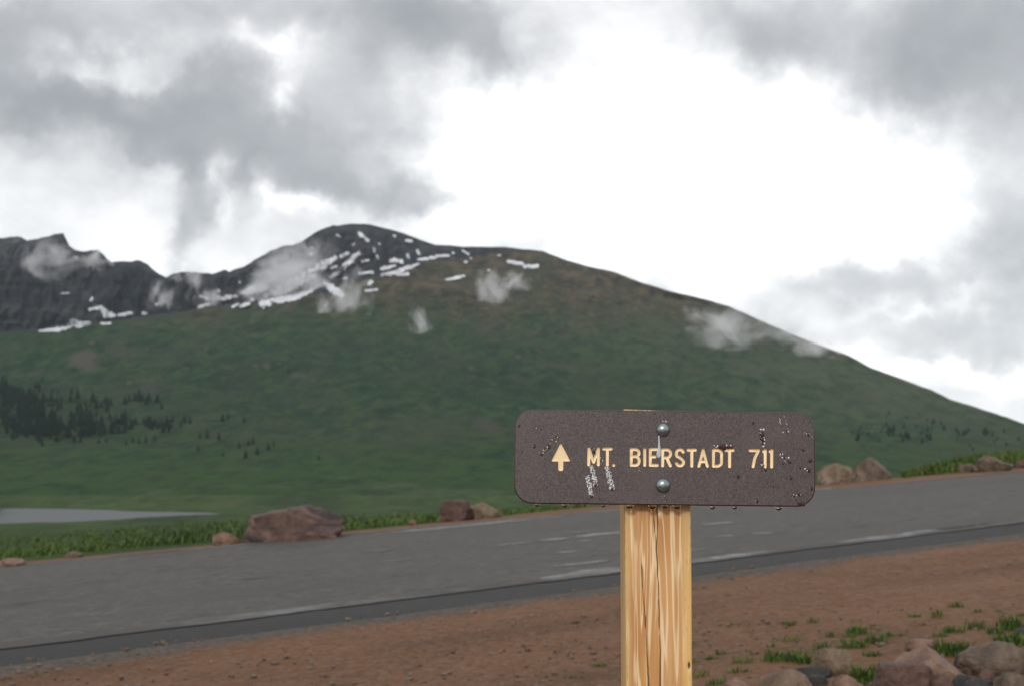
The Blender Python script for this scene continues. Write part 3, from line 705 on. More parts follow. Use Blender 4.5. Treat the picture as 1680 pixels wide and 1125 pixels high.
nrock(1405, 1760, 456, 610, 'grey', 'large grey brown rock at the right border with a domed top', 69, flat=.82, cuts=6)
nrock(1462, 1552, 576, 650, 'red', 'small reddish stone in front of the large grey brown rock', 71)
nrock(1552, 1740, 597, 730, 'grey', 'grey rock in the lower right corner of the photo', 73, flat=.82)
nrock(1350, 1570, 612, 720, 'slate', 'dark low rock at the bottom border below the small reddish stone', 75, flat=.62)
nrock(1240, 1370, 600, 720, 'red', 'brown red rock at the bottom border right of the reddish block', 76)
nrock(930, 1002, 632, 700, 'red', 'small red stone at the bottom border between two larger rocks', 77)
nrock(1498, 1540, 414, 434, 'pink', 'pale pebble lying on dirt above the large grey brown rock', 79)
nrock(1640, 1740, 372, 425, 'slate', 'dark rock at the right border above the heap', 81)

# ------------------------------------------------------------------ grass
def grass_m(lo, hi):
    def f(t):
        a = t.attr('tint')
        P(t, t.mix(a, lo, hi), .75, .2)
        t.set(t.p.inputs['Subsurface Weight'], 0.0)
    return f
M_GRASS = material('green_grass', grass_m((.022, .046, .009), (.10, .150, .030)))
M_WEED = material('leafy_weeds', grass_m((.020, .038, .010), (.062, .088, .026)))
M_OLIVE = material('yellow_green_grass', grass_m((.075, .085, .024), (.17, .155, .05)))
def blades(r, n, pos, hgt, lean, wid):
    """n blades; pos(r)->(x,y,z)"""
    vs, fs, tint = [], [], []
    for i in range(n):
        x, y, z = pos(r); h = hgt(r); a = r.uniform(0, 6.283); l = lean(r); wdt = wid * r.uniform(.7, 1.3)
        dx, dy = math.cos(a), math.sin(a); ox, oy = -dy * wdt, dx * wdt
        b = len(vs); tn = r.random()
        for k_, (f, ww) in enumerate(((0, 1), (.45, .9), (.8, .55))):
            c = l * f * f
            vs += [(x + dx * c * h - ox * ww, y + dy * c * h - oy * ww, z + h * f * (1 - .3 * l * f)), (x + dx * c * h + ox * ww, y + dy * c * h + oy * ww, z + h * f * (1 - .3 * l * f))]
        vs.append((x + dx * l * h, y + dy * l * h, z + h * (1 - .3 * l)))
        tint += [tn] * 7
        fs += [(b, b + 1, b + 3, b + 2), (b + 2, b + 3, b + 5, b + 4), (b + 4, b + 5, b + 6)]
    return vs, fs, tint
rg = random.Random(3)
def tuft(px, py, wpx, hpx, label, mat=None, dens=1.0, group='grass tufts on the red dirt'):
    p = onplane(px, py); W = 1.15 * wpx / F * p[1]; H = 1.0 * hpx / F * p[1]
    def pos(r):
        a = r.uniform(0, 6.283); q = math.sqrt(r.random()) * .5 * (1 if r.random() < .8 else 1.25)
        return W * q * math.cos(a), W * .7 * q * math.sin(a), 0
    n = int(max(30, min(380, 170 * dens * (W / .25))))
    v, f, t = blades(rg, n, pos, lambda r: H * r.uniform(.3, 1.05), lambda r: r.uniform(.15, 1.0), max(.0028, .011 * H ** .5))
    o = mesh_obj('grass_tuft', v, f, mat or M_GRASS, smooth=False, attrs={'tint': t}); o.location = (p[0], p[1], p[2] - .01)
    tag(o, label, 'grass tuft', group)
def qt(x, y, w_, h_, label, **kw): tuft(*q7(x, y), w_ / 2.897, h_ / 2.897, label, **kw)
qt(545, 535, 170, 85, 'broad loose grass tuft left of the upright orange tan rock', dens=1.6)
qt(645, 550, 110, 85, 'tall grass tuft touching the upright orange tan rock on its left', dens=1.5)
qt(345, 545, 90, 55, 'wispy grass tuft above the wide tan rock, back one of a pair')
qt(320, 590, 100, 50, 'dark green grass tuft above the wide tan rock, front one of a pair')
qt(190, 525, 60, 45, 'small grass tuft on dirt right of the post, level with the knot')
qt(140, 610, 80, 65, 'yellow green grass tuft close to the right side of the post', mat=M_OLIVE)
qt(210, 650, 80, 70, 'grass tuft at the bottom border right of the post')
qt(715, 480, 70, 65, 'thin upright grass tuft behind the upright orange tan rock')
qt(890, 392, 95, 50, 'bushy grass tuft, farthest of those above the upright orange tan rock', dens=1.3)
qt(870, 470, 110, 75, 'spreading grass tuft in the middle of the dirt right of the post', dens=1.3)
qt(975, 440, 90, 70, 'loose grass tuft right of the spreading one on the dirt')
qt(1030, 412, 60, 40, 'little grass tuft at the right end of the row on the dirt')
qt(962, 514, 72, 48, 'dense dark round grass cushion on the dirt', dens=2.2)
qt(945, 640, 150, 125, 'big bright grass tuft between the round pinkish rock and the reddish block', dens=2.2)
qt(1025, 575, 100, 55, 'grass tuft behind the reddish block', dens=1.3)
qt(1342, 500, 140, 95, 'dense bright green cushion left of the large grey brown rock', dens=3.0)
qt(1165, 440, 70, 35, 'flat grass tuft just beyond the low flat pinkish rock')
qt(1200, 500, 80, 60, 'grass tuft growing in front of the low flat pinkish rock')
qt(1270, 322, 55, 60, 'upright pale grass tuft standing far out on the dirt', mat=M_OLIVE)
qt(1162, 318, 60, 32, 'flat grass tuft far out on the dirt left of the upright pale one')
qt(1348, 392, 95, 50, 'wide grass tuft above the dense bright green cushion', dens=1.2)
qt(1358, 275, 65, 45, 'farthest green tuft on the dirt near the right border')
qt(1452, 375, 75, 65, 'grass tuft right of the wide one on the dirt')
qt(1285, 415, 70, 40, 'small grass tuft above the dense bright green cushion on its left')
qt(1545, 405, 70, 75, 'thin tall grass tuft above the large grey brown rock')
qt(1622, 380, 100, 95, 'large leafy tuft near the right border, back one', dens=1.8)
qt(1625, 460, 150, 95, 'large leafy tuft near the right border, right above the large grey brown rock', dens=2.0)
qt(570, 432, 100, 42, 'dry brownish tuft on the dirt right of the post', mat=M_OLIVE)
qt(308, 356, 45, 26, 'tiny yellowish tuft alone on the dirt, nearest the road', mat=M_OLIVE)
SG = 'small green sprig of grass alone on the red dirt'
for (x, y) in [(570, 358), (680, 345), (810, 470), (500, 560), (260, 610), (375, 620), (400, 505), (240, 500), (375, 485), (110, 540), (760, 410), (1460, 300), (1395, 245), (1645, 270), (1670, 320), (1510, 420), (1570, 300), (1440, 460), (660, 500), (700, 500), (545, 575), (480, 465), (1670, 360), (1100, 410), (850, 410)]:
    qt(x, y, rg.uniform(28, 52), rg.uniform(20, 42), SG, group='small sprigs of grass on the red dirt', dens=.8)
c6 = lambda x, y: (560 + x / 2.778, 720 + y / 2.778)
for (x, y) in [(1180, 1025), (1040, 1085), (1110, 1085), (1135, 1118), (1250, 1100)]:
    tuft(*c6(x, y), 18, 8, 'small green sprig on the dirt left of the post', group='small sprigs on the dirt left of the post')

# grass of the far verge, the bank and the meadow edge
def field(name, label, n, samp, hgt, wid, mat, seed):
    r = random.Random(seed)
    def pos(r):
        for _ in range(200):
            px, q = samp(r)
            Y = float(verge_Y(px)) + q
            p = meadow(np.array(px), np.array(Y))
            return tuple(p)
    v, f, t = blades(r, n, pos, hgt, lambda r: r.uniform(.2, 1.1), wid)
    o = mesh_obj(name, v, f, mat, smooth=False, attrs={'tint': t}); tag(o, label, None, kind='stuff')
def s_left(r):
    
    while True:
        px = r.uniform(-80, 960); q = .4 + VWf(px) + abs(r.gauss(0, 6.5))
        if float(perlin(px / 26., q / 1.6, 2.2)) * .9 + r.random() > .42: return px, q
def VWf(px): return 1.35 + 1.2 * float(sstep(900, 1500, px))
field('verge_grass', 'green grass behind the boulders left of the sign', 15000, s_left, lambda r: .03 + .13 * r.random() ** 2.2, .010, M_GRASS, 1)
def s_tall(r):
    px = r.gauss(330, 55); q = 1.8 + abs(r.gauss(0, 5)); return px, q
field('tall_grass', 'taller leafy weeds between the lake and the largest boulder', 1400, s_tall, lambda r: r.uniform(.08, .30) * r.random() ** .5, .009, M_WEED, 2)
def s_bank(r):
    px = r.uniform(1480, 1760); k_ = float(sstep(1470, 1600, px)); return px, 1.6 + r.random() * (3 + 6 * k_)
field('bank_grass', 'lush green grass on the bank at the right', 8000, s_bank, lambda r: .06 + .17 * r.random() ** 1.6, .012, M_GRASS, 4)
field('dry_bank_grass', 'yellowish grass on the bank at the right', 700, s_bank, lambda r: r.uniform(.10, .26), .010, M_OLIVE, 5)

# pebbles strewn over the dirt
r = np.random.RandomState(4)
_b = bmesh.new(); bmesh.ops.create_icosphere(_b, subdivisions=1, radius=1); _b.verts.ensure_lookup_table()
iv = np.array([v.co[:] for v in _b.verts]); jf = np.array([[v.index for v in f.verts] for f in _b.faces]); _b.free()
N = 4200
ppx = r.uniform(-60, 1740, N); ppy = r.uniform(880, 1150, N)
pv, pf = [], []
for i in range(N):
    p = onplane(ppx[i], ppy[i])
    s_, d_ = sd(p[0], p[1])
    if d_ > D_EDGE - .05 or p[1] > 40: continue
    sz = .004 + .014 * r.random() ** 4
    if d_ > D_EDGE - .7: sz *= 1.25
    sc = np.array([sz * r.uniform(.8, 1.5), sz * r.uniform(.8, 1.3), sz * r.uniform(.5, .9)])
    pf.append(jf + len(pv) * len(iv)); pv.append(iv * sc * (1 + .18 * r.normal(size=(len(iv), 1))) + p + np.array([0, 0, sz * .2]))
def pebble_m(t):
    c = t.pos(); n = t.noise(c, 9, 2); v = t.noise(c, 40, 2)
    P(t, t.mix(t.ss(n, .35, .65), t.mix(v, (.06, .036, .025), (.16, .098, .074)), (.15, .115, .09)), .8, .3)
o = mesh_obj('gravel', np.concatenate(pv), np.concatenate(pf), material('pebbles', pebble_m), smooth=False)
tag(o, 'pebbles strewn over the red dirt', kind='stuff')

# ------------------------------------------------------------------ trail sign
def wood_m(t):
    c = t.coord('Object')
    sx = t.node('ShaderNodeSeparateXYZ'); t.set(sx.inputs[0], c); x = sx.outputs[0]
    st = t.map(c, (1, 1, .045))
    v = t.noise(t.map(st, loc=(.47, 0, .7)), 36, 3, .5, .6)
    ring = t.math('PINGPONG', t.math('MULTIPLY', v, 14.0), 1.0)
    fib = t.noise(t.map(c, (1, 1, .02)), 260, 3, .6); fib2 = t.noise(t.map(c, (1, 1, .05)), 70, 3, .6)
    tone = t.noise(t.map(c, (1, 1, .18)), 18, 3, .5)
    late = t.mix(t.ss(tone, .32, .68), (.42, .165, .040), (.66, .37, .15))
    cream = (.86, .66, .40)
    col = t.mix(t.math('MULTIPLY', t.ss(ring, .62, .98), .9), late, cream)
    col = t.mix(t.math('MULTIPLY', t.ss(fib, .45, .75), .45), col, (.36, .16, .05))
    col = t.mix(t.math('MULTIPLY', t.ss(fib2, .5, .75), .5), col, (.74, .50, .25))
    # yellow sapwood along both borders, dark grey weather in the checks
    sap = t.math('MAXIMUM', t.ss(x, .026, .036), t.ss(x, -.034, -.041))
    col = t.mix(t.math('MULTIPLY', sap, .7), col, t.mix(t.ss(fib2, .4, .65), (.72, .46, .16), (.60, .42, .20)))
    sp_ = t.noise(t.map(c, (1, 1, .25)), 420, 2, .7)
    col = t.mix(t.math('MULTIPLY', t.ss(sp_, .60, .70), t.math('MULTIPLY', sap, .55)), col, (.28, .17, .07))
    ck = t.attr('crack')
    col = t.mix(t.ss(ck, .25, .8), col, (.10, .075, .05))
    kn = t.attr('knot'); col = t.mix(t.ss(kn, .3, .8), col, (.13, .045, .018))
    P(t, col, .42, .42, bump=t.math('ADD', fib, t.math('MULTIPLY', ring, .5)), bstr=.25, bdist=.0015)
M_WOOD = material('varnished_pine', wood_m)
def board_m(t):
    c = t.coord('Object')
    wn = t.node('ShaderNodeTexWhiteNoise'); t.set(wn.inputs[0], t.vmath('FLOOR', t.vmath('SCALE', c, scale=1150.0))); wn2 = t.node('ShaderNodeTexWhiteNoise'); t.set(wn2.inputs[0], t.vmath('FLOOR', t.vmath('SCALE', c, scale=610.0)))
    g = t.math('ADD', t.math('MULTIPLY', wn.outputs[0], .6), t.math('MULTIPLY', wn2.outputs[0], .4)); n = t.noise(c, 14, 4, .6); h = t.noise(c, 430, 3, .7)
    col = t.mix(t.ss(g, .1, .95), (.044, .031, .030), (.120, .097, .093))
    col = t.mix(t.math('MULTIPLY', t.ss(n, .45, .75), .3), col, (.12, .095, .095))
    P(t, col, .38, .5, bump=h, bstr=.10, bdist=.0006)
M_BOARD = material('brown_plastic', board_m)
def rim_m(t):
    P(t, (.035, .016, .014), .35, .5)
def cream_m(t):
    c = t.coord('Object'); n = t.noise(c, 300, 3, .6)
    P(t, t.mix(n, (.87, .66, .39), (.91, .74, .48)), .35, .5)
M_CREAM = material('cream_letter_paint', cream_m)
def zinc_m(t):
    c = t.coord('Object'); n = t.noise(c, 420, 4, .7); v = t.noise(c, 90, 3)
    P(t, t.mix(v, (.17, .205, .215), (.36, .41, .42)), t.ramp(n, [(.3, .20), (.7, .40)]), .5, .85, bump=n, bstr=.35, bdist=.0006)
M_ZINC = material('galvanised_steel', zinc_m)
def drop_m(t): P(t, (1, 1, 1), .0, .5, trans=1.0, ior=1.33)
M_DROP = material('rain_water', drop_m)
def wet_m(t): P(t, (.052, .030, .026), .03, .5, ior=1.33)
M_WET = material('water_over_brown', wet_m)
def sparkle_m(t):
    n = t.noise(t.coord('Object'), 1200, 2, .7)
    P(t, t.mix(t.ss(n, .4, .6), (.14, .12, .12), (.95, .96, .98)), .12, .8)  # white glints of the small beads painted into the base colour
M_SPARKLE = material('painted_rain_sparkle', sparkle_m)
def lime_m(t):
    c = t.coord('Object'); n = t.noise(c, 700, 3, .7)
    P(t, t.mix(n, (.30, .33, .36), (.66, .70, .74)), .25, .6)

PY_ = 2.0                                 # depth of the post's front face
FRONT = PY_ - .021                        # depth of the board's front face
def onb(px, py, Y=FRONT):
    p = at(px, py, Y); return float(p[0]), float(p[2])
base_xz = onb(1079, 950, PY_)
gz = float(plane_z(base_xz[0], PY_ + .045))
sign = link(bpy.data.objects.new('trail_sign', None)); sign.location = (base_xz[0], PY_ + .045, gz); sign.empty_display_size = .2
tag(sign, 'brown trail sign with a cream arrow and lettering bolted to a wooden post', 'sign')
def child(o, parent):
    o.parent = parent; o.matrix_parent_inverse = parent.matrix_world.inverted() if parent.type != 'EMPTY' else Matrix.Translation(-parent.location)
    return o

# post: squared timber, its front face with drying checks and a knot
xl, ztop = onb(1024, 670.6, PY_); xr, _ = onb(1133.5, 830, PY_)
Wp = xr - xl; xc = (xl + xr) / 2
nx, nz_ = 120, 420
zb = gz - .25
gx = np.linspace(-Wp / 2, Wp / 2, nx); gzs = np.concatenate([np.linspace(zb, .95, 40)[:-1], np.linspace(.95, ztop, nz_)])
GX, GZ = np.meshgrid(gx, gzs)
crack = np.zeros_like(GX); knot = np.zeros_like(GX)
c5 = lambda pts: [(1000 + x / 3.69, 820 + y / 3.69) for x, y in pts]
for pts, wd in ((c5([(286, -200), (287, 30), (291, 150), (284, 290), (292, 400), (297, 560), (305, 800), (308, 1150), (312, 1600)]), .0009), (c5([(192, 330), (200, 500), (215, 700), (229, 950), (240, 1125), (250, 1500)]), .0009), (c5([(262, 40), (272, 140), (283, 300)]), .0008), (c5([(91, -100), (91, 1200)]), .0006)):
    q = np.array([onb(a, b, PY_) for a, b in pts]); o_ = np.argsort(q[:, 1])
    cxx = np.interp(GZ, q[o_, 1], q[o_, 0]) - xc + fbm(GZ * 60, 1.1 + pts[0][0]) * .0012
    inside = sstep(q[:, 1].min() - .001, q[:, 1].min() + .02, GZ) * sstep(q[:, 1].max() + .001, q[:, 1].max() - .02, GZ)
    wv_ = wd * (.75 + .9 * np.clip(fbm(GZ * 35, 7.7), -.4, 1))
    crack = np.maximum(crack, inside * np.exp(-((GX - cxx) / wv_) ** 2))
kx, kz = onb(1131, 1091, PY_); knot = np.exp(-((GX - (kx - xc)) / .0022) ** 2 - ((GZ - kz) / .0055) ** 2)
edge_r = .0025
ed = np.clip((np.abs(GX) - (Wp / 2 - edge_r)) / edge_r, 0, 1)
GY = PY_ + crack * .003 + knot * .002 + edge_r * (1 - np.sqrt(1 - ed ** 2 * .999)) + fbm(GX * 40, GZ * 5) * .0006
wav = fbm(GZ * 7, 3.1) * .0012
fv = np.stack([GX + xc + wav * np.sign(GX) * sstep(.6, 1, np.abs(GX) / (Wp / 2)), GY, GZ], -1)
fv[..., 2] -= (fv[..., 0] - xl) / Wp * (4.5 / F * PY_) * sstep(ztop - .04, ztop - .005, fv[..., 2])
nf = fv.reshape(-1, 3); faces = grid_faces(*GX.shape)
# the other three sides and the top
ring_f = [(xc - Wp / 2, PY_ + edge_r), (xc - Wp / 2, PY_ + .087), (xc - Wp / 2 + .003, PY_ + .09), (xc + Wp / 2 - .003, PY_ + .09), (xc + Wp / 2, PY_ + .087), (xc + Wp / 2, PY_ + edge_r)]
zlv = gzs[::10].tolist() + [gzs[-1]]
sv = []; sf = []
nrg = len(ring_f)
lr = np.interp(zlv, gzs, fv[:, 0, 0]); rr_ = np.interp(zlv, gzs, fv[:, -1, 0])
for k_, zz in enumerate(zlv):
    for j, (a, b) in enumerate(ring_f): xx_ = lr[k_] if j == 0 else rr_[k_] if j == nrg - 1 else a; sv.append((xx_, b, zz - (xx_ - xl) / Wp * (4.5 / F * PY_) * float(sstep(ztop - .04, ztop - .005, zz))))
for k_ in range(len(zlv) - 1):
    for j in range(nrg - 1):
        a = k_ * nrg + j; sf.append((a, a + nrg, a + nrg + 1, a + 1))
b0 = len(nf); tot = np.concatenate([nf, np.array(sv)])
allf = [tuple(f) for f in faces] + [tuple(b0 + i for i in f) for f in sf]
allf.append(tuple([b0 + (len(zlv) - 1) * nrg + j for j in range(nrg)]))
post = mesh_obj('post', tot, allf, M_WOOD, smooth=True, attrs={'crack': np.concatenate([crack.ravel(), np.zeros(len(sv))]), 'knot': np.concatenate([knot.ravel(), np.zeros(len(sv))])})
origin_to(post, (xc, PY_ + .045, gz)); post['label'] = 'squared pine post with long drying cracks'
child(post, sign)

# board: rounded rectangle, letters routed into its face
TLx, TLz = onb(845, 672); BRx, BRz = onb(1336, 829)
cxb, czb = onb(1090.5, 750.5)
Wb = (491) / F * FRONT * 1.003; Hb = 153.0 / F * FRONT * 1.005
ROLL = math.atan2(5.5, 480)
bc = Vector((cxb, FRONT, czb))
def loc(px, py):                           # photograph pixel -> board coordinates (u right, v up)
    x, z = onb(px, py); x -= cxb; z -= czb
    c_, s_ = math.cos(ROLL), math.sin(ROLL)
    return x * c_ - z * s_, x * s_ + z * c_
def bmat():
    return Matrix.Translation(bc) @ Matrix.Rotation(ROLL, 4, 'Y')
rad = .0245; TH = .0205
out = []
for (sx_, sz_, a0_) in ((1, 1, 0), (-1, 1, 90), (-1, -1, 180), (1, -1, 270)):
    for i in range(13):
        a = R(a0_ + 90 * i / 12); out.append((sx_ * (Wb / 2 - rad) + rad * math.cos(a), sz_ * (Hb / 2 - rad) + rad * math.sin(a)))
nO = len(out); ov = []
for inset, y in ((.0016, 0.0), (.0006, .0004), (0, .0016), (0, TH - .001), (.001, TH)):
    for u, v in out:
        l_ = 1 - inset / rad
        cu, cv = math.copysign(Wb / 2 - rad, u), math.copysign(Hb / 2 - rad, v)
        ov.append((cu + (u - cu) * l_, y, cv + (v - cv) * l_))
of = [tuple(range(nO))]
for k_ in range(4):
    for j in range(nO): of.append((k_ * nO + j, (k_ + 1) * nO + j, (k_ + 1) * nO + (j + 1) % nO, k_ * nO + (j + 1) % nO))
of.append(tuple(reversed(range(4 * nO, 5 * nO))))
board = mesh_obj('sign_board', ov, of, M_BOARD, smooth=False)
_b = bmesh.new(); _b.from_mesh(board.data); bmesh.ops.recalc_face_normals(_b, faces=_b.faces); _b.to_mesh(board.data); _b.free()
M_RIM = material('dark_board_edge', rim_m); board.data.materials.append(M_RIM)
for p_ in board.data.polygons:
    if 1 <= p_.index <= 4 * nO: p_.material_index = 1

# strokes of the letters, in pixels of two enlarged crops of the photograph
L1 = lambda pts: [loc(890 + x / 8.4, 720 + y / 8.4) for x, y in pts]
L2 = lambda pts: [loc(1080 + x / 8.0, 720 + y / 8.0) for x, y in pts]
def arc(cx, cy, rx, ry, a0, a1, n=7): return [(cx + rx * math.cos(R(a0 + (a1 - a0) * i / n)), cy + ry * math.sin(R(a0 + (a1 - a0) * i / n))) for i in range(n + 1)]
SR = 21.5 / 8.4 / F * FRONT
LET = [('M', [L1([(636, 348), (640, 130), (704, 312), (770, 130), (770, 348)])]),
       ('T', [L1([(845, 132), (944, 132)]), L1([(894, 134), (894, 348)])]),
       ('.', [L1([(980, 356), (981.5, 357)])]),
       ('B', [L1([(1224, 355), (1224, 138)]), L1([(1224, 138), (1285, 138)] + arc(1285, 187, 45, 49, -90, 90) + [(1224, 236)]), L1([(1285, 236)] + arc(1285, 296, 48, 60, -90, 90) + [(1224, 356)])]),
       ('I', [L1([(1409, 138), (1409, 356)])]),
       ('E', [L1([(1580, 138), (1486, 138), (1486, 356), (1582, 356)]), L1([(1486, 240), (1548, 240)])]),
       ('R', [L2([(57, 345), (57, 136)]), L2([(57, 136), (112, 136)] + arc(112, 188, 50, 52, -90, 90) + [(57, 240)]), L2([(110, 240), (158, 345)])]),
       ('S', [L2([(325, 165)] + arc(282, 180, 45, 46, -30, -150, 6) + [(236, 188), (244, 218), (300, 250), (330, 285)] + arc(284, 298, 48, 48, 0, 160, 8))]),
       ('T', [L2([(392, 140), (486, 140)]), L2([(440, 142), (440, 348)])]),
       ('A', [L2([(532, 350), (588, 140), (644, 350)]), L2([(552, 290), (626, 290)])]),
       ('D', [L2([(724, 350), (724, 142), (770, 142)] + arc(770, 192, 60, 50, -90, 0, 5) + [(830, 300)] + arc(770, 300, 60, 50, 0, 90, 5) + [(724, 350)])]),
       ('T', [L2([(886, 144), (980, 144)]), L2([(936, 146), (936, 356)])]),
       ('7', [L2([(1206, 146), (1314, 146), (1265, 250), (1244, 356)])]),
       ('1', [L2([(1382, 160), (1404, 146), (1402, 360)])]),
       ('1', [L2([(1468, 160), (1490, 146), (1488, 360)])])]
cb = bmesh.new()
def capsule(p, q, r_):
    u = Vector((q[0] - p[0], 0, q[1] - p[1])); L = max(u.length, 1e-6)
    ux = u / L if u.length > 1e-7 else Vector((1, 0, 0)); uz = Vector((-ux.z, 0, ux.x)); uy = Vector((0, 1, 0))
    nl, ns = 12, 4; rings = []
    def P3(a, rr__, al): return Vector((p[0], YC, p[1])) + ux * a + (uz * math.cos(al) + uy * math.sin(al)) * rr__
    for k_ in range(ns + 1):
        th = math.pi / 2 * k_ / ns
        if k_ == 0: rings.append([cb.verts.new(P3(-r_, 0, 0))])
        else: rings.append([cb.verts.new(P3(-r_ * math.cos(th), r_ * math.sin(th), 2 * math.pi * j / nl + .13)) for j in range(nl)])
    for k_ in range(ns, -1, -1):
        th = math.pi / 2 * k_ / ns
        if k_ == 0: rings.append([cb.verts.new(P3(L + r_, 0, 0))])
        else: rings.append([cb.verts.new(P3(L + r_ * math.cos(th), r_ * math.sin(th), 2 * math.pi * j / nl + .13)) for j in range(nl)])
    for a, b in zip(rings[:-1], rings[1:]):
        for j in range(nl):
            j2 = (j + 1) % nl
            if len(a) == 1: cb.faces.new((a[0], b[j2], b[j]))
            elif len(b) == 1: cb.faces.new((a[j], a[j2], b[0]))
            else: cb.faces.new((a[j], a[j2], b[j2], b[j]))
YC = .0002
kk = 0
for ch, strokes in LET:
    for st_ in strokes:
        for i in range(len(st_) - 1):
            YC = .00018 + .00005 * (kk % 7); kk += 1
            capsule(st_[i], st_[i + 1], SR * (1.004 if kk % 2 else .998))
# arrow: a routed flat with rounded corners
def prism(poly, y0, y1):
    a = [cb.verts.new((u, y0, v)) for u, v in poly]; b = [cb.verts.new((u, y1, v)) for u, v in poly]
    cb.faces.new(a); cb.faces.new(list(reversed(b)))
    for i in range(len(poly)): j = (i + 1) % len(poly); cb.faces.new((a[i], b[i], b[j], a[j]))
arrow_px = [(238, 66), (250, 58), (262, 66), (375, 285), (374, 298), (364, 303), (287, 303), (286, 412), (276, 430), (252, 435), (228, 430), (217, 412), (216, 303), (138, 303), (127, 298), (128, 285)]
prism(L1(arrow_px), -.003, .0021)
bmesh.ops.recalc_face_normals(cb, faces=cb.faces)
cut_me = bpy.data.meshes.new('cutter'); cb.to_mesh(cut_me); cb.free(); cut_me.materials.append(M_CREAM)
cutter = link(bpy.data.objects.new('cutter', cut_me))
md = board.modifiers.new('b', 'BOOLEAN'); md.operation = 'DIFFERENCE'; md.solver = 'EXACT'; md.use_self = True; md.object = cutter; md.material_mode = 'TRANSFER'
dg = bpy.context.evaluated_depsgraph_get(); dg.update()
res = bpy.data.meshes.new_from_object(board.evaluated_get(dg)); board.modifiers.clear()
bpy.data.objects.remove(cutter)
ci = [i for i, m in enumerate(res.materials) if m and m.name.startswith('cream')]
ci = ci[0] if ci else -1
ranges = [('direction_arrow', min(x for x, _ in L1([(120, 60)])), L1([(385, 60)])[0][0])]
for ch, strokes in LET:
    us = [u for s__ in strokes for u, v in s__]
    ranges.append(('letter' if ch.isalpha() else 'full_stop' if ch == '.' else 'digit', min(us) - SR * 1.1, max(us) + SR * 1.1))
centers = [(a + b) / 2 for _, a, b in ranges]
groups = [[] for _ in ranges]
for p_ in res.polygons:
    if p_.material_index == ci:
        u = p_.center.x
        c_ = [i for i, (_, a, b) in enumerate(ranges) if a <= u <= b]
        i = min(c_ or range(len(ranges)), key=lambda j: abs(centers[j] - u))
        groups[i].append(p_.index)
def submesh(name, me, idx, mats, smooth):
    fs = [list(me.polygons[i].vertices) for i in idx]
    used = sorted({v for f in fs for v in f}); mp = {v: i for i, v in enumerate(used)}
    n = bpy.data.meshes.new(name); n.from_pydata([me.vertices[v].co[:] for v in used], [], [[mp[v] for v in f] for f in fs])
    for m in mats: n.materials.append(m)
    for k_, i in enumerate(idx):
        n.polygons[k_].material_index = me.polygons[i].material_index if len(mats) > 1 else 0
        n.polygons[k_].use_smooth = smooth
    return n
print('BOOL faces', len(res.polygons), 'cream', sum(map(len, groups)), [len(g) for g in groups])
old = board.data
board.data = submesh('sign_board', res, [p_.index for p_ in res.polygons if p_.material_index != ci], list(res.materials)[:2], False)
board.matrix_world = bmat()
child(board, sign); board['label'] = 'dark brown board with rounded corners'
bm_w = bmat()
for (nm, _, _), idx in zip(ranges, groups):
    if not idx: continue
    o = link(bpy.data.objects.new(nm, submesh(nm, res, idx, [M_CREAM], nm != 'direction_arrow')))
    o.parent = board

# bolts: domed heads with a skirt
def bolt(px, py, r_, label):
    u, v = loc(px, py)
    b = bmesh.new()
    prof = [(r_, 0), (r_ * 1.0, -.0012)] + [(r_ * .97 * math.cos(R(a)), -.0012 - r_ * .62 * math.sin(R(a))) for a in (8, 20, 34, 48, 62, 76)] + [(0, -.0012 - r_ * .62)]
    n = 40; rings = []
    for rr2, y in prof:
        rings.append([b.verts.new((u, y, v))] if rr2 == 0 else [b.verts.new((u + rr2 * math.cos(2 * math.pi * j / n), y, v + rr2 * math.sin(2 * math.pi * j / n))) for j in range(n)])
    for a, c_ in zip(rings[:-1], rings[1:]):
        for j in range(n):
            if len(c_) == 1: b.faces.new((a[j], a[(j + 1) % n], c_[0]))
            else: b.faces.new((a[j], a[(j + 1) % n], c_[(j + 1) % n], c_[j]))
    bmesh.ops.recalc_face_normals(b, faces=b.faces)
    o = bm_obj('bolt', b, M_ZINC); o.matrix_world = bmat(); child(o, sign); o['label'] = label
bolt(1087.8, 704.4, 11.2 / F * FRONT, 'upper domed bolt'); bolt(1087.8, 795.4, 12.2 / F * FRONT, 'lower domed bolt')

# pale mineral run below the upper bolt
M_LIME = material('pale_water_run', lime_m)
c4 = lambda x, y: loc(830 + x / 3.2135, 650 + y / 3.2135)
def blob_sheet(polys, h):
    vs_, fs_ = [], []
    for poly in polys:
        b0 = len(vs_); c_ = np.mean(np.array(poly), 0)
        vs_.append((c_[0], -h, c_[1]))
        for k_, (sc, y) in enumerate(((.55, -h * .9), (.85, -h * .55), (1.0, -.00003))):
            for u, v in poly: vs_.append((c_[0] + (u - c_[0]) * sc, y, c_[1] + (v - c_[1]) * sc))
        n = len(poly)
        for j in range(n): fs_.append((b0, b0 + 1 + j, b0 + 1 + (j + 1) % n))
        for k_ in range(2):
            for j in range(n): fs_.append((b0 + 1 + k_ * n + j, b0 + 1 + (k_ + 1) * n + j, b0 + 1 + (k_ + 1) * n + (j + 1) % n, b0 + 1 + k_ * n + (j + 1) % n))
    return vs_, fs_
def mv(vs_): return [tuple(bm_w @ Vector(v)) for v in vs_]
v, f = blob_sheet([[c4(*q) for q in [(803, 205), (809, 205), (812, 250), (817, 285), (816, 312), (808, 322), (797, 318), (793, 300), (800, 282), (803, 250)]]], .00035)
o = mesh_obj('water_run', mv(v), f, M_LIME); child(o, sign); o['label'] = 'pale trickle below the upper bolt'
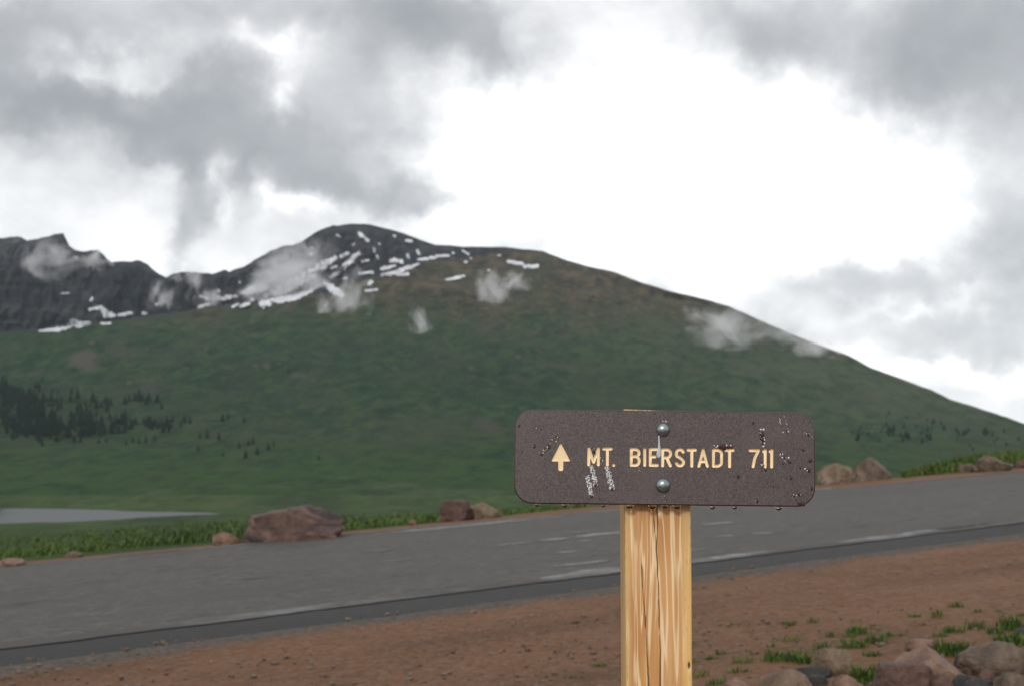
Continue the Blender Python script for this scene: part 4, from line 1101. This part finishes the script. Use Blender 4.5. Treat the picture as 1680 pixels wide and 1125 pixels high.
# beads and runs of rain on the face
rb_ = random.Random(21); beads = []
def bead(x, y, r_, el=1.0, h=.5, k_=0): beads.append((x, y, r_, el, h, k_))
for (xa, ya, xb, yb, wd, n, r0, r1) in [(452, 368, 473, 465, 24, 150, 1.2, 3.6), (430, 418, 450, 520, 24, 160, 1.2, 3.6), (533, 370, 560, 488, 28, 200, 1.2, 3.8), (1345, 165, 1356, 262, 26, 90, 1.5, 5), (1442, 100, 1462, 190, 12, 34, 1.2, 3.4), (1470, 100, 1494, 198, 10, 26, 1.2, 3.4), (700, 372, 714, 402, 10, 16, 1.2, 3), (1105, 262, 1200, 262, 20, 60, 1.5, 5.5), (840, 510, 844, 565, 7, 16, 1.2, 3.4), (180, 300, 280, 215, 34, 44, 1.3, 5), (160, 160, 205, 150, 22, 14, 1.3, 3.5), (1460, 300, 1500, 350, 40, 30, 1.4, 4.5), (1510, 520, 1560, 515, 26, 34, 1.3, 4.5), (1320, 540, 1330, 565, 18, 16, 1.5, 4), (455, 265, 470, 305, 16, 16, 1.5, 4.5), (500, 320, 507, 348, 9, 10, 1.4, 4), (800, 130, 850, 132, 8, 20, 1.2, 3), (435, 85, 475, 90, 12, 12, 1.2, 3), (1350, 345, 1360, 400, 16, 22, 1.4, 5), (1580, 190, 1605, 205, 18, 12, 1.4, 4), (1570, 370, 1610, 400, 26, 14, 1.5, 5)]:
    for i in range(n):
        t_ = rb_.random(); bead(xa + (xb - xa) * t_ + rb_.uniform(-.5, .5) * wd, ya + (yb - ya) * t_ + rb_.uniform(-.5, .5) * min(wd, 12), rb_.uniform(r0, r1) * rb_.uniform(.6, 1), k_=1 if rb_.random() < (.85 if n > 120 else .3) else 0)
for x, y, r_ in [(70, 155, 7), (150, 264, 8), (152, 255, 5), (228, 266, 10), (205, 274, 7), (190, 303, 9), (85, 290, 5), (265, 212, 6), (240, 232, 5), (185, 172, 5), (473, 467, 8), (452, 526, 9), (561, 490, 8), (1225, 418, 10), (1225, 428, 7), (1408, 474, 5), (1605, 337, 12), (1598, 388, 12), (1552, 375, 7), (1496, 344, 10), (1468, 320, 7), (1462, 355, 6), (1505, 430, 8), (1500, 420, 5), (1612, 486, 9), (1545, 515, 10), (1520, 524, 6), (1552, 562, 17), (1570, 566, 12), (1370, 388, 8), (1352, 378, 7), (1305, 140, 8), (785, 92, 4), (1568, 282, 8), (1558, 278, 5), (1595, 200, 8), (1452, 300, 5), (1130, 262, 15), (1150, 266, 17), (1172, 264, 12), (1190, 268, 8), (1352, 200, 14), (1350, 225, 13), (1354, 248, 9), (846, 545, 5), (463, 290, 10), (504, 338, 6), (1480, 180, 6), (1485, 192, 5), (1326, 552, 10)]:
    bead(x, y, r_, 1.25, .42)
bv, bf, bk = [], [], []
seg, lay = 9, 3
S4 = 1 / 3.2135 / F * FRONT
for x, y, r_, el_, h, kind_ in beads:
    u, v_ = c4(x, y); rr2 = r_ * S4 * (1.25 if kind_ else .86); b0 = len(bv)
    if abs(u) > Wb / 2 - .003 or abs(v_) > Hb / 2 - .003: continue
    bv.append((u, -rr2 * h, v_ - rr2 * .2))
    for k_ in range(1, lay + 1):
        th = math.pi / 2 * k_ / lay
        for j in range(seg):
            a = 2 * math.pi * j / seg
            bv.append((u + rr2 * math.sin(th) * math.cos(a), -rr2 * h * math.cos(th) - (.00003 if k_ == lay else 0), v_ + rr2 * el_ * math.sin(th) * math.sin(a)))
    bk += [kind_] * (seg * lay)
    for j in range(seg): bf.append((b0, b0 + 1 + (j + 1) % seg, b0 + 1 + j))
    for k_ in range(lay - 1):
        for j in range(seg): bf.append((b0 + 1 + k_ * seg + j, b0 + 1 + k_ * seg + (j + 1) % seg, b0 + 1 + (k_ + 1) * seg + (j + 1) % seg, b0 + 1 + (k_ + 1) * seg + j))
o = mesh_obj('rain_beads', mv(bv), bf, [M_WET, M_SPARKLE]); o.data.polygons.foreach_set('material_index', np.array(bk[:len(o.data.polygons)], np.int32)); tag(o, 'beads and runs of rain water on the face of the sign', kind='stuff')
# drops about to fall from the lower edge
ORD = ['first', 'second', 'third', 'fourth', 'fifth', 'sixth', 'seventh', 'eighth', 'ninth', 'tenth', 'eleventh']
for i, (x, r_) in enumerate([(165, 13), (313, 14), (415, 9), (515, 12), (653, 18), (772, 18), (840, 14), (903, 17), (1090, 15), (1207, 14), (1440, 16)]):
    u, _v = c4(x, 570); r2 = r_ * S4 * 1.2
    b = bmesh.new(); bmesh.ops.create_uvsphere(b, u_segments=20, v_segments=14, radius=1)
    for v in b.verts:
        z = v.co.z
        v.co = Vector((v.co.x * r2 * (1.15 if z > 0 else 1.0), v.co.y * r2 * .8, z * r2 * (.25 if z > 0 else .82)))
    o = bm_obj('water_drop', b, M_DROP)
    o.location = bm_w @ Vector((u, .0025, -Hb / 2 - r2 * .24))
    tag(o, f'clear raindrop hanging under the lower edge of the sign, {ORD[i]} from the left', 'raindrop', 'raindrops along the lower edge of the sign')

# ------------------------------------------------------------------ wisps of cloud against the mountain
def wisp_m(name, dens, seed):
    m = bpy.data.materials.new(name); m.use_nodes = True; t = NT(m.node_tree); m.node_tree.nodes.clear()
    out = t.node('ShaderNodeOutputMaterial'); v = t.node('ShaderNodeVolumePrincipled'); t.l.new(v.outputs[0], out.inputs['Volume'])
    c = t.coord('Object'); ln = t.node('ShaderNodeVectorMath', operation='LENGTH'); t.set(ln.inputs[0], c)
    off = t.vmath('ADD', t.vmath('MULTIPLY', c, (1, 1, .75)), (seed * 4.7, seed * 2.9, seed * 3.3))
    n = t.noise(off, 1.9, 6, .68, .5)
    L = ln.outputs['Value']
    k = t.math('SUBTRACT', t.math('SUBTRACT', n, .42), t.math('MULTIPLY', t.math('MULTIPLY', L, L), .30))
    t.set(v.inputs['Density'], t.math('MULTIPLY', t.math('MAXIMUM', k, 0.0), dens))
    v.inputs['Color'].default_value = (.97, .97, .98, 1); v.inputs['Anisotropy'].default_value = .1
    return m
_b = bmesh.new(); bmesh.ops.create_icosphere(_b, subdivisions=2, radius=1)
me_w = bpy.data.meshes.new('cloud_wisp'); _b.to_mesh(me_w); _b.free(); 
wi = 0
for (px, py, rx, ry, tl, label) in [
    (70, 425, 75, 52, .3, 'thin grey wisp of cloud across the left cliffs below the square summit block'),
    (158, 432, 34, 32, .3, 'small wisp of cloud on the cliffs right of the square summit block'),
    (308, 475, 36, 58, .0, 'upright wisp of cloud in the notch between the cliffs and the mountain'),
    (262, 492, 26, 36, .0, 'faint wisp of cloud hanging at the right end of the cliffs'),
    (475, 445, 95, 62, -.5, 'large wisp of cloud over the snowfield left of the summit'),
    (572, 498, 48, 62, .1, 'white wisp of cloud hanging below the snowfield, tapering downward'),
    (425, 480, 60, 26, -.3, 'thin veil of cloud low over the snow right of the notch'),
    (522, 470, 60, 34, .5, 'thin veil of cloud joining the large wisp and the tapering white wisp'),
    (345, 492, 26, 26, .2, 'faint puff of cloud at the foot of the notch'),
    (532, 508, 16, 34, .0, 'thin streak of cloud left of the tapering white wisp'),
    (690, 540, 28, 44, -.2, 'small white wisp of cloud alone in the middle of the mountain'),
    (808, 483, 38, 52, -.15, 'white wisp of cloud on the brown slope right of the summit'),
    (845, 465, 34, 26, .2, 'faint wisp of cloud right beside the one on the brown slope'),
    (1215, 546, 118, 58, .14, 'broad white bank of cloud on the right ridge of the mountain'),
    (1325, 570, 70, 28, .3, 'small cloud trailing down right from the bank on the right ridge')]:
    sk0 = max(py, float(skyline(px)) + 6)
    Yt = float(mtn_depth(px, sk0)[0]); Wm = rx / F * Yt
    Yc_ = Yt - Wm * .75
    p = at(px, py, Yc_)
    wi += 1; mw = me_w.copy(); mw.materials.append(wisp_m('thin_cloud', 16.0 / (rx / F * Yc_), wi))
    o = link(bpy.data.objects.new('cloud_wisp', mw)); o.location = p
    o.scale = (1.25 * rx / F * Yc_, rx / F * Yc_ * .8, 1.25 * ry / F * Yc_); o.rotation_euler = (0, tl, 0)
    tag(o, label, 'cloud', 'wisps of cloud against the mountain')

# ------------------------------------------------------------------ air
hm = bpy.data.materials.new('haze'); hm.use_nodes = True; t = NT(hm.node_tree); hm.node_tree.nodes.clear()
ho = t.node('ShaderNodeOutputMaterial'); hv = t.node('ShaderNodeVolumePrincipled'); t.l.new(hv.outputs[0], ho.inputs['Volume'])
hv.inputs['Density'].default_value = 2.3e-5; hv.inputs['Color'].default_value = (.78, .92, 1.0, 1); hv.inputs['Anisotropy'].default_value = .55
zmin, zmax = -520, 980
bx = bmesh.new(); bmesh.ops.create_cube(bx, size=1)
for v in bx.verts: v.co = Vector((v.co.x * 13000, 1750 + v.co.y * 9500, (zmin + zmax) / 2 + v.co.z * (zmax - zmin)))
hz = bm_obj('haze', bx, hm, smooth=False); tag(hz, 'thin damp air in front of the mountain', kind='stuff')
